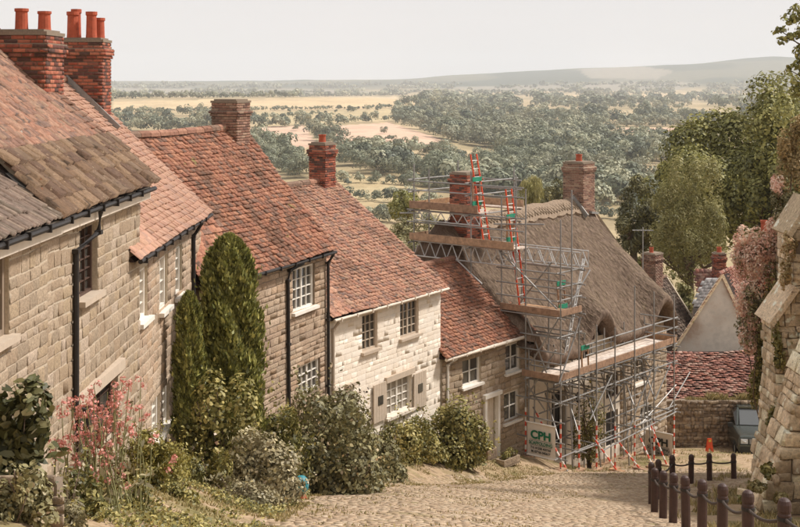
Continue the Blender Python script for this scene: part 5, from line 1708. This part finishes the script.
def tree_crown(n, R, rs, lobes=13, sub=7):
    """lobes of foliage, each built of smaller clumps with leaves over their outer, upper side"""
    R = np.array(R, float)
    D = rs.normal(size=(lobes, 3)); D[:, 2] = D[:, 2] * .8 + .15; D /= np.linalg.norm(D, axis=1)[:, None]
    lc = D * (.38 + .28 * rs.random(lobes))[:, None]; lr = .30 + .16 * rs.random(lobes)
    lc[0] = (0, 0, -.05); lr[0] = .5
    E = rs.normal(size=(lobes, sub, 3)); E[..., 2] += .25; E /= np.linalg.norm(E, axis=2)[..., None]
    sc_ = lc[:, None, :] + E * lr[:, None, None] * .72; sr = lr[:, None] * (.36 + .22 * rs.random((lobes, sub)))
    out = sc_ - np.array([0, 0, -.1]); out /= np.linalg.norm(out, axis=2)[..., None] + 1e-6
    pr = (sr ** 2).ravel(); which = rs.choice(lobes * sub, n, p=pr / pr.sum())
    d = rs.normal(size=(n, 3)) + .55 * out.reshape(-1, 3)[which] + [0, 0, .35]; d /= np.linalg.norm(d, axis=1)[:, None]
    C = sc_.reshape(-1, 3)[which] + d * (sr.ravel()[which] * (.72 + .36 * rs.random(n)))[:, None]
    N = d + .3 * rs.normal(size=(n, 3)); N /= np.linalg.norm(N, axis=1)[:, None]
    tone = np.clip(.36 * rs.random(lobes * sub)[which] + .6 * rs.random(n) ** 1.3, 0, 1)
    return C * R * 1.12, N, tone

def foliage(name, parent, C, N, tone, size, mat, rs, aspect=.6, loc=(0, 0, 0), kind=True):
    V, Q = (leaf_hex if (size < .1 or 'glossy' in mat.name) and name != 'flowers' else leaf_quads)(C, N, size, rs, aspect)
    o = put(name, np_mesh(name, V, Q, mat, tone), parent)
    o.location = loc
    if kind:
        o['kind'] = 'stuff'
    return o

def stems(parent, pts, mat=None, name='stem'):
    m = MB()
    for a, b, r in pts:
        a, b = np.array(a, float), np.array(b, float); mid = (a + b) / 2 + np.array([RND.uniform(-.1, .1), RND.uniform(-.1, .1), 0]) * np.linalg.norm(b - a)
        m.tube([a, mid, b], r, 6, r1=r * .4)
    return m.build(name, mat or G['bark'], parent, smooth_=True)

def shrub(name, label, px_, top, base, Y, hw, mat, n, leaf, k=14, cat='shrub', seed=1, asp=.6, depth=1.0, cr=.34, ground=True, extra=None):
    rs = np.random.default_rng(seed)
    b = pix(px_, base, Y); t_ = pix(px_, top, Y)
    h = t_[2] - b[2]; r = hw / F_PX * Y
    o = thing(name, label, cat, b)
    r *= 1.12
    C, N, T = crown(n, (r, r * depth, h * .98), rs, k, cr)          # a dome that comes down to the ground
    C[:, 2] = np.abs(C[:, 2]) - .04
    keep = C[:, 2] > -.05
    foliage('foliage', o, C[keep], N[keep], T[keep], leaf, mat, rs, asp)
    ns = max(10, n // 400)                                     # loose sprays that break the outline
    d = rs.normal(size=(ns, 3)); d[:, 2] = np.abs(d[:, 2]) * .9 + .1; d /= np.linalg.norm(d, axis=1)[:, None]
    f = rs.random((ns, 14))
    Cs = (d[:, None, :] * (.72 + .42 * f[..., None])) * np.array([r, r * depth, h * .96]) + rs.normal(size=(ns, 14, 3)) * leaf * .45
    Cs = Cs.reshape(-1, 3)
    Nn = rs.normal(size=Cs.shape) + [0, 0, .5]; Nn /= np.linalg.norm(Nn, axis=1)[:, None]
    foliage('spray', o, Cs, Nn, rs.random(len(Cs)), leaf * .9, mat, rs, asp)
    g = float(H(b[0], b[1])) - b[2] if ground else -.2
    stems(o, [((RND.uniform(-.1, .1), RND.uniform(-.1, .1), min(g, 0) - .15), (RND.uniform(-.6, .6) * r, RND.uniform(-.6, .6) * r * depth, h * RND.uniform(.45, .8)), .006 + .0006 * Y) for _ in range(6)])
    if extra:
        fm, fn, fs = extra
        C, N, T = crown(fn, (r * 1.03, r * depth * 1.03, h), rs, k * 2, .2, (.9, 1.1))
        C[:, 2] = np.abs(C[:, 2])
        foliage('flowers', o, C, N, T, fs, fm, rs, .9)
    return o

def conifer(label, px_, top, base, Y, hw, n, seed):
    rs = np.random.default_rng(seed)
    b = pix(px_, base, Y); h = (base - top) / F_PX * Y; r = hw / F_PX * Y
    o = thing('cypress_tree', label, 'tree', b)
    z = rs.random(n) ** 0.9
    prof = np.interp(z, [0, .1, .35, .62, .82, .93, .985, 1], [.7, .95, 1, .96, .8, .58, .3, .06])
    an = rs.random(n) * 2 * np.pi
    lump = 1 + .26 * np.sin(3 * an + 7 * z) * np.sin(9 * z + an) + .2 * np.sin(7 * an + 19 * z) * np.sin(13 * z)
    rad = r * prof * lump * (0.62 + .46 * rs.random(n) ** .7) * np.where(rs.random(n) < .12, 1.0 + .22 * rs.random(n), 1.0)
    C = np.column_stack([np.cos(an) * rad, np.sin(an) * rad, z * h])
    Up = np.column_stack([np.cos(an) * .35, np.sin(an) * .35, np.ones(n)]) + .35 * rs.normal(size=(n, 3)); Up /= np.linalg.norm(Up, axis=1)[:, None]
    Sd = np.column_stack([-np.sin(an), np.cos(an), np.zeros(n)]) + .7 * rs.normal(size=(n, 3)); Sd -= (Sd * Up).sum(1)[:, None] * Up; Sd /= np.linalg.norm(Sd, axis=1)[:, None]
    s = (.05 + .09 * rs.random(n))[:, None]
    V = np.stack([C - Up * s * .4, C + Sd * s * .28, C + Up * s * .8, C - Sd * s * .28], 1).reshape(-1, 3)
    tone = np.clip(rs.random(n) ** 1.5 * (.55 + .45 * rs.random(n)), 0, 1)
    put('crown', np_mesh('crown', V, np.arange(4 * n).reshape(n, 4), LF['cypress'], tone), o, kind='stuff')
    m = MB(); m.tube([(0, 0, -.4), (0, 0, h * .5), (0, 0, h * .93)], [.12, .07, .01], 8); m.build('trunk', G['bark'], o, smooth_=True)
    return o

conifer('broad golden-tipped cypress against the mottled-roof cottage', 229, 236, 452, 26.0, 27, 34000, 1)
conifer('slender golden-tipped cypress beside the broad one', 189, 294, 444, 24.6, 12, 14000, 2)
shrub('rose_bush', 'rose bush with scattered pink blooms at the foot of the cypresses', 220, 368, 470, 24.4, 40, LF['ivy'], 6500, .085, seed=3, extra=(LF['pink'], 90, .085))
shrub('shrub', 'low silvery shrub with yellow tips in front of the cypresses', 262, 428, 492, 23.6, 46, LF['silver'], 9000, .075, seed=4, k=22, extra=(LF['cream'], 260, .05))
shrub('shrub', 'dark low shrub between the round bush and the silvery shrub', 205, 440, 494, 22.6, 28, LF['ivy'], 4500, .07, seed=5)
shrub('shrub', 'big tangled grey-green shrub below the small white casement', 318, 372, 490, 28.6, 66, LF['bush'], 20000, .095, seed=6, k=34, cr=.26, extra=(LF['tan'], 900, .06))
shrub('shrub', 'grey-green shrub trailing down to the cobbles beside the tangled shrub', 352, 425, 492, 28.2, 36, LF['bush'], 8000, .085, seed=36, k=18, cr=.3, extra=(LF['tan'], 420, .06))
shrub('shrub', 'loose leafy shrub between the cypresses and the tangled shrub', 272, 388, 480, 27.2, 40, LF['ivy'], 8000, .08, seed=37, k=20, cr=.28, extra=(LF['pink'], 60, .06))
shrub('shrub', 'low spreading shrub joining the tangled shrub to the clipped hedge', 376, 424, 474, 33.6, 30, LF['bush'], 6000, .08, seed=38, k=16, extra=(LF['cream'], 80, .06))
shrub('climbing_vine', 'dark reddish vine at the corner of the whitewashed cottage', 352, 384, 452, 33.2, 19, LF['vine'], 3500, .10, seed=7, cat='vine')
shrub('hedge', 'clipped green hedge below the shuttered window', 405, 402, 460, 37.2, 40, LF['ivy'], 12000, .085, seed=8, k=20, cat='hedge')
shrub('shrub', 'rounded ivy bush at the corner of the whitewashed cottage', 460, 392, 464, 38.6, 35, LF['ivy'], 12000, .095, seed=9, k=26, cr=.3)
shrub('shrub', 'round clipped bush with yellow-edged leaves under the white sash windows', 154, 418, 492, 19.8, 37, LF['variegated'], 14000, .05, seed=10, k=30, cr=.3)
shrub('shrub', 'large-leaved glossy shrub growing over the garden wall', 10, 362, 480, 13.3, 48, LF['glossy'], 2400, .13, seed=11, asp=.5, k=12)
shrub('shrub', 'leafy green plant growing among the pink flower stems', 70, 448, 535, 14.0, 34, LF['ivy'], 3200, .07, seed=12, asp=.4)
shrub('shrub', 'fern-like plant arching at the foot of the garden wall', 58, 478, 545, 13.2, 24, LF['silver'], 2200, .09, seed=13, asp=.22)
shrub('climbing_rose', 'dark climbing rose around the door of the thatched house', 590, 386, 458, 45.4, 17, LF['ivy'], 2000, .10, seed=14, cat='rose', extra=(LF['coral'], 30, .1))

shrub('shrub', 'grey-green trailing plant spilling over the low garden wall', 20, 452, 515, 12.55, 36, LF['bush'], 2600, .055, seed=15, k=10)
shrub('shrub', 'low green plant at the foot of the round clipped bush', 176, 478, 505, 19.0, 22, LF['ivy'], 2200, .055, seed=16, k=10)
shrub('shrub', 'straggling green plant below the pink valerian', 128, 470, 530, 16.2, 28, LF['ivy'], 2600, .055, seed=17, k=12)
shrub('shrub', 'low yellow-green plant spreading in front of the silvery shrub', 238, 474, 502, 22.0, 40, LF['silver'], 3600, .06, seed=18, k=16)

# tall pink valerian in front of the second cottage
rs = np.random.default_rng(31)
bs = pix(104, 525, 15.4)
val = thing('valerian', 'tall pink valerian flowering in front of the sandstone cottage', 'flowers', (bs[0], bs[1], float(H(bs[0], bs[1]))))
m = MB(); FC, FN, FT, LC, LN, LT = [], [], [], [], [], []
for k in range(58):
    b = np.array([rs.normal() * .25, rs.normal() * .3, 0]); hgt = rs.uniform(.5, 1.62) * (1 - .25 * abs(b[0]))
    tip = b + np.array([rs.normal() * .16, rs.normal() * .14, hgt])
    m.tube([b, (b + tip) / 2 + [rs.normal() * .04, 0, 0], tip], .010, 5, r1=.005)
    for q in range(10):
        f = rs.uniform(.12, .85); LC.append(b + (tip - b) * f + rs.normal(size=3) * .06); LN.append(rs.normal(size=3) + [0, 0, .6]); LT.append(rs.random())
    for c in range(rs.integers(2, 5)):
        cc = tip + np.array([rs.normal() * .05, rs.normal() * .05, -.07 * c])
        for q in range(22):
            d = rs.normal(size=3); d /= np.linalg.norm(d); FC.append(cc + d * rs.uniform(.02, .055)); FN.append(d); FT.append(rs.random())
m.build('stem', G['stemgreen'], val)
nz_ = lambda a: np.array(a) / np.linalg.norm(np.array(a), axis=1)[:, None]
foliage('leaf', val, np.array(LC), nz_(LN), np.array(LT), .085, LF['silver'], rs, .35)
foliage('flowers', val, np.array(FC), nz_(FN), np.array(FT), .03, LF['coral'], rs, .9)

# low garden wall under the glossy shrub
gw = thing('garden_wall', 'low rough stone garden wall at the bottom of the first garden', 'wall', (-4.35, 12.7, -4.95), math.radians(2))
m = MB(); m.box((.35, .16, .35), (1.0, .26, .98)); core = m.build('core', G['mortar_dark'], gw)
Ms = []; z = -.1
while z < .84:
    h = RND.uniform(.08, .14); x = -.15
    while x < .82:
        l = RND.uniform(.1, .28); Ms.append(M34((l - .012, 0, 0), (0, RND.uniform(.03, .07), 0), (0, 0, h - .012), (x + l / 2, .04, z + h / 2))); x += l
    z += h
pieces(core, 'stone', U_STONE, G['stone_rubble'], Ms, 8, 120)

# glazed garden ornament under the shrubs
p = pix(301, 490, 25.4)
o = thing('garden_globe', 'small turquoise glazed garden globe at the edge of the silvery shrub', 'ornament', (p[0], p[1], float(H(p[0], p[1])) + .1))
G['teal'] = mat_plain('turquoise_glaze', lin(44, 130, 140), .5, amt=(.6, 1.25), grain=12, spec=.4, stain=(lin(150, 196, 190), 9, .60))
m = MB(); m.lathe((0, 0, 0), [(.05, 0), (.10, .04), (.15, .12), (.165, .21), (.14, .31), (.08, .37), (.02, .39)], 18); m.build('globe', G['teal'], o, smooth_=True)
m = MB(); m.lathe((0, 0, -.12), [(.14, 0), (.12, .06), (.08, .14)], 12); m.build('foot', G['terracotta'], o)

# stone planters by the cottage door
for k, (a, b, lab) in enumerate(((489, 461, 'small planted trough beside the cottage door'), (508, 463, 'broken stone trough under the cottage window'))):
    p = pix(a, b, 41.0); o = thing('planter', lab, 'planter', (p[0], p[1], float(H(p[0], p[1]))), math.radians(50))
    m = MB(); w_, d_, h_ = (.5, .28, .3) if k == 0 else (.9, .34, .22)
    m.box((0, 0, .03), (w_, d_, .06))
    for s_ in (-1, 1):
        m.box((s_ * (w_ / 2 - .025), 0, h_ / 2 + .03), (.05, d_, h_)); m.box((0, s_ * (d_ / 2 - .025), h_ / 2 + .031), (w_ - .1, .05, h_ - .002))
    m.build('trough', G['stone_rubble'], o)
    rs = np.random.default_rng(60 + k); C, N, T = crown(500, (w_ * .5, d_ * .5, .25), rs, 8); C[:, 2] += h_ + .1
    foliage('foliage', o, C, N, T, .06, LF['ivy'], rs)

# ------------------------------------------------------------------ trees
def branch_set(m, p, d, L, r, lvl, tips):
    q = p + d * L
    m.tube([p, p + d * L * .5 + np.array([RND.uniform(-.06, .06) * L, RND.uniform(-.06, .06) * L, 0]), q], r, 7, r1=r * .6)
    if lvl == 0:
        tips.append(q); return
    for k in range(3):
        dd = d + np.array([RND.gauss(0, .55), RND.gauss(0, .55), RND.uniform(-.05, .4)]); dd /= np.linalg.norm(dd)
        branch_set(m, q, dd, L * RND.uniform(.6, .8), r * .58, lvl - 1, tips)

def tree(name, label, px_, top, bottom, Y, hw, mat, n, leaf, k=40, cr=.24, seed=1, asp=.6, trunk_r=.35, depth=1.0, crown_from=None, droop=False):
    """top / bottom: photo rows of the crown; the trunk goes down to the ground"""
    rs = np.random.default_rng(seed)
    x = (px_ - 400) / F_PX * Y
    zg = float(HF(x / Y, Y)) if Y > 58 else float(H(x, Y))
    zt, zb = pix(0, top, Y)[2], pix(0, bottom, Y)[2]
    r = hw / F_PX * Y; h = zt - zb
    o = thing(name, label, 'tree', (x, Y, zg))
    C, N, T = tree_crown(n, (r, r * depth, h * .52), rs, max(7, k // 3), 8)
    C[:, 2] += (zt + zb) / 2 - zg
    if droop:
        s = leaf * (.7 + .8 * rs.random(n))[:, None]
        Dn = np.tile([0, 0, -1.0], (n, 1)) + .25 * rs.normal(size=(n, 3)); Sd = rs.normal(size=(n, 3)) * [1, 1, .1]; Sd /= np.linalg.norm(Sd, axis=1)[:, None]
        V = np.stack([C, C + Dn * s * .9 + Sd * s * .16, C + Dn * s * 2.0, C + Dn * s * .9 - Sd * s * .16], 1).reshape(-1, 3)
        put('crown', np_mesh('crown', V, np.arange(4 * n).reshape(n, 4), mat, T), o, kind='stuff')
    else:
        foliage('crown', o, C, N, T, leaf, mat, rs, asp)
    m = MB(); tips = []
    th_ = (zb - zg) + h * .3
    m.tube([(0, 0, -.3), (RND.uniform(-.2, .2), 0, th_ * .5), (0, 0, th_)], [trunk_r * 1.3, trunk_r, trunk_r * .75], 9)
    for q in range(5):
        d = np.array([math.cos(q * 1.26 + seed), math.sin(q * 1.26 + seed), RND.uniform(.5, 1.1)]); d /= np.linalg.norm(d)
        branch_set(m, np.array([0, 0, th_ * RND.uniform(.75, 1.0)]), d, r * .45, trunk_r * .5, 2, tips)
    m.build('trunk', G['bark'], o, smooth_=True)
    return o

tree('broadleaf_tree', 'tall dense dark broadleaf tree behind the gabled house', 752, 92, 325, 88, 96, LF['tree'], 60000, .27, k=60, cr=.25, seed=1, trunk_r=.5, depth=.9)
tree('broadleaf_tree', 'dark spreading tree behind the pink-flowering climber', 792, 98, 310, 80, 60, LF['tree'], 34000, .26, k=44, cr=.26, seed=22, trunk_r=.4)
tree('broadleaf_tree', 'broad olive-green tree rising between pine and dark broadleaf tree', 690, 150, 290, 98, 46, LF['tree'], 24000, .27, k=40, seed=2)
tree('willow_tree', 'pale feathery willow behind the brick chimney', 690, 168, 305, 74, 38, LF['willow'], 26000, .16, k=44, cr=.25, seed=3, asp=.35, trunk_r=.25)
tree('pine_tree', 'dark pine with bare crooked limbs beyond the thatch', 634, 182, 262, 80, 34, LF['pine'], 9000, .26, k=16, cr=.26, seed=4, asp=.35, trunk_r=.3)
tree('broadleaf_tree', 'small dense tree filling the gap below the pine', 640, 245, 330, 86, 38, LF['tree'], 9000, .22, k=24, seed=5)
tree('broadleaf_tree', 'bright green young tree behind the slate roof', 683, 282, 320, 70, 16, LF['willow'], 3500, .15, k=12, seed=6, trunk_r=.1)
tree('broadleaf_tree', 'round olive tree standing behind the chimney platform', 408, 182, 222, 120, 21, LF['tree'], 5000, .22, k=16, seed=7, trunk_r=.15)
tree('elder_tree', 'elder with cream flower heads behind the whitewashed cottage', 425, 216, 305, 62, 46, LF['bush'], 11000, .15, k=30, seed=8, trunk_r=.12)
tree('broadleaf_tree', 'bushy green tree behind the low stone cottage roof', 478, 222, 300, 70, 40, LF['tree'], 8000, .17, k=24, seed=9, trunk_r=.12)
tree('willow_tree', 'small yellow-green willow beyond the end of the thatch ridge', 526, 168, 225, 120, 22, LF['willow'], 5000, .26, k=18, seed=10, droop=True, trunk_r=.15)
tree('broadleaf_tree', 'dark round tree beside the small yellow-green willow', 550, 178, 225, 150, 24, LF['pine'], 5000, .30, k=18, seed=11, trunk_r=.2)
tree('broadleaf_tree', 'pale hedge tree at the meadow edge behind the chimney platform', 365, 228, 290, 78, 40, LF['bush'], 8000, .17, k=26, seed=12, trunk_r=.12)

# pink flowering climber beside the tall buttress, and growth on the wall top
def climber(name, label, blobs, Y, mat_list, seed, cat='climber', stem=True):
    rs = np.random.default_rng(seed)
    b = pix(blobs[0][0], blobs[0][1], Y)
    zg = float(H(b[0], Y))
    o = thing(name, label, cat, (b[0], Y, zg))
    C_, N_, T_ = {}, {}, {}
    for (a, c, ra, rc, n, mi) in blobs:
        C, N, T = crown(n, (ra / F_PX * Y, max(.35, ra / F_PX * Y * .6), rc / F_PX * Y), rs, 12, .34)
        C += pix(a, c, Y) - np.array([b[0], Y, zg])
        C_.setdefault(mi, []).append(C); N_.setdefault(mi, []).append(N); T_.setdefault(mi, []).append(T)
    for mi in C_:
        foliage('flowers' if 'pink' in mat_list[mi].name or 'coral' in mat_list[mi].name else 'foliage', o, np.vstack(C_[mi]), np.vstack(N_[mi]), np.concatenate(T_[mi]), .10, mat_list[mi], rs, .55)
    root = pix(blobs[0][0] + 18, 0, Y)[0] - b[0]
    if stem:
        stems(o, [((root, .2, -.2), pix(a, c, Y) - np.array([b[0], Y, zg]), .03) for (a, c, *_r) in blobs[:4]])
    return o
climber('flowering_climber', 'tall pink-flowering climber massed beside the tall stone buttress',
        [(757, 268, 24, 42, 4200, 0), (770, 240, 22, 28, 2800, 0), (746, 248, 15, 24, 1600, 0), (760, 305, 22, 28, 1800, 2), (766, 283, 11, 13, 600, 3), (750, 338, 17, 28, 2000, 0), (764, 350, 12, 34, 2400, 1), (774, 300, 14, 50, 1800, 1), (755, 388, 10, 26, 1300, 1), (743, 300, 12, 20, 900, 0), (766, 420, 9, 24, 1200, 1), (757, 275, 24, 42, 1800, 2), (768, 250, 20, 26, 1200, 1), (750, 330, 16, 26, 900, 2)],
        43.0, [LF['pink'], LF['ivy'], LF['bush'], LF['coral']], 41)
climber('ivy', 'green ivy clinging to the tall stepped buttress', [(778, 345, 7, 30, 900, 0), (772, 420, 6, 16, 500, 0), (786, 270, 6, 22, 500, 1), (790, 245, 10, 14, 500, 1)], 35.35, [LF['ivy'], LF['tan']], 43, 'ivy', False)
climber('wall_weeds', 'dry weeds and grass sprouting at the foot of the buttresses', [(757, 488, 9, 7, 500, 1), (768, 470, 7, 8, 300, 0), (782, 500, 9, 8, 400, 1), (745, 500, 7, 5, 250, 0)], 27.6, [LF['ivy'], LF['grass']], 44, 'weeds', False)
climber('wall_top_shrub', 'pinkish brown shrub growing on top of the high wall',
        [(792, 165, 22, 46, 3800, 0), (785, 205, 16, 22, 1600, 1), (798, 130, 14, 22, 1200, 0), (797, 215, 16, 16, 900, 2), (775, 185, 10, 16, 600, 2)],
        39.0, [LF['tan'], LF['bush'], LF['pink']], 42, 'shrub')
tw = thing('overhanging_tree', 'tree on the wall with brownish leafy branches reaching in from the side', 'tree', (13.5, 37.0, -10.6))
rs = np.random.default_rng(77)
m = MB(); m.tube([(0.3, 0, -.3), (.2, 0, 5), (0.4, .3, 10.5)], [.28, .22, .1], 9)
Cs, Ns, Ts = [], [], []
for (a, c, ra, rc, n) in ((797, 14, 16, 12, 260), (788, 38, 12, 6, 150), (780, 30, 9, 5, 60), (800, 58, 10, 18, 240), (798, 86, 11, 14, 200), (790, 70, 7, 8, 60), (803, 32, 10, 14, 200), (822, 20, 18, 24, 700), (828, 75, 18, 36, 800), (845, 20, 34, 44, 1500)):
    C, N, T = crown(n, (ra / F_PX * 37, ra / F_PX * 37, rc / F_PX * 37), rs, 9, .36)
    q = pix(a, c, 37.0) - np.array([13.5, 37.0, -10.6]); Cs.append(C + q); Ns.append(N); Ts.append(T)
    s0 = np.array([.35, .2, RND.uniform(7, 10)]); m.tube([s0, (s0 + q) / 2 + [0, 0, .4], q], .05, 6, r1=.012)
m.build('trunk', G['bark'], tw, smooth_=True)
foliage('crown', tw, np.vstack(Cs), np.vstack(Ns), np.concatenate(Ts), .13, LF['tree'], rs, .6)

# ------------------------------------------------------------------ ground cover under the shrubs, grass
rs = np.random.default_rng(17)
yy = rs.uniform(13.0, 33, 60000); xx = np.interp(yy, HY, HX) + .2 + 2.5 * rs.random(60000) ** 1.2
kp = vnoise(xx * 1.2, yy * .9, 23) + .35 * vnoise(xx * 4, yy * 4, 24) > .02
xx, yy = xx[kp][:17000], yy[kp][:17000]
C = np.column_stack([xx, yy, H(xx, yy) + .01 + .13 * rs.random(len(xx)) ** 1.6])
N = rs.normal(size=C.shape) * .6 + [0, -.2, 1]; N /= np.linalg.norm(N, axis=1)[:, None]
V, Q = leaf_quads(C, N, .055, rs, .6)
put('ground_cover', np_mesh('ground_cover', V, Q, LF['ivy'], rs.random(len(C))), kind='stuff', label='low leafy ground cover spreading under the garden shrubs', category='ground cover')
rs = np.random.default_rng(91)
GX, GY, GHt = [], [], []
def scatter(n, xf, y0, y1, hmin, hmax, clump=.5):
    y = rs.uniform(y0, y1, n * 3); x = xf(y, rs.random(n * 3))
    keep = vnoise(x * 1.7, y * 1.3, 17) > clump - .6
    x, y = x[keep][:n], y[keep][:n]
    GX.append(x); GY.append(y); GHt.append(rs.uniform(hmin, hmax, len(x)))
hx = lambda y: np.interp(y, HY, HX)
scatter(15000, lambda y, r: hx(y) + .4 + 2.5 * r, 15.5, 44, .025, .075)
scatter(3500, lambda y, r: hx(y) + 1.5 + 5.5 * r, 14, 45, .03, .07, .8)
scatter(5000, lambda y, r: bollard_x(np.minimum(y, 42)) + .3 + 2.6 * r, 15, 42, .05, .22, .7)
scatter(2500, lambda y, r: 6 + 9 * r, 43, 53, .04, .12, .6)
scatter(2200, lambda y, r: 10.2 + 1.5 * r, 27, 35, .12, .4, .5)
x = np.concatenate(GX); y = np.concatenate(GY); hh = np.concatenate(GHt)
z = H(x, y); n_ = len(x)
# weeds along the top of the rubble wall
xa = rs.uniform(12.4, 15.6, 2200); ya = 54.2 + .3 * rs.random(2200); za = np.full(2200, -13.86); ha = rs.uniform(.1, .42, 2200) * (.5 + .5 * (vnoise(xa * 2, xa * 0, 3) > 0))
x, y, z, hh = np.concatenate([x, xa]), np.concatenate([y, ya]), np.concatenate([z, za]), np.concatenate([hh, ha]); n_ = len(x)
B0 = np.column_stack([x, y, z - .01])
an = rs.random(n_) * 6.283; sd = np.column_stack([np.cos(an), np.sin(an), np.zeros(n_)]) * (.008 + .012 * rs.random(n_))[:, None]
tip = B0 + np.column_stack([rs.normal(size=n_) * .35 * hh, rs.normal(size=n_) * .35 * hh, hh])
mid = (B0 * .45 + tip * .55) + np.column_stack([np.zeros(n_), np.zeros(n_), hh * .12])
V = np.stack([B0 - sd, B0 + sd, tip, mid - sd * .8], 1).reshape(-1, 3)
put('grass', np_mesh('grass', V, np.arange(4 * n_).reshape(n_, 4), LF['grass'], rs.random(n_)), kind='stuff', label='dry grass and weeds along the verge, path and wall tops', category='grass')
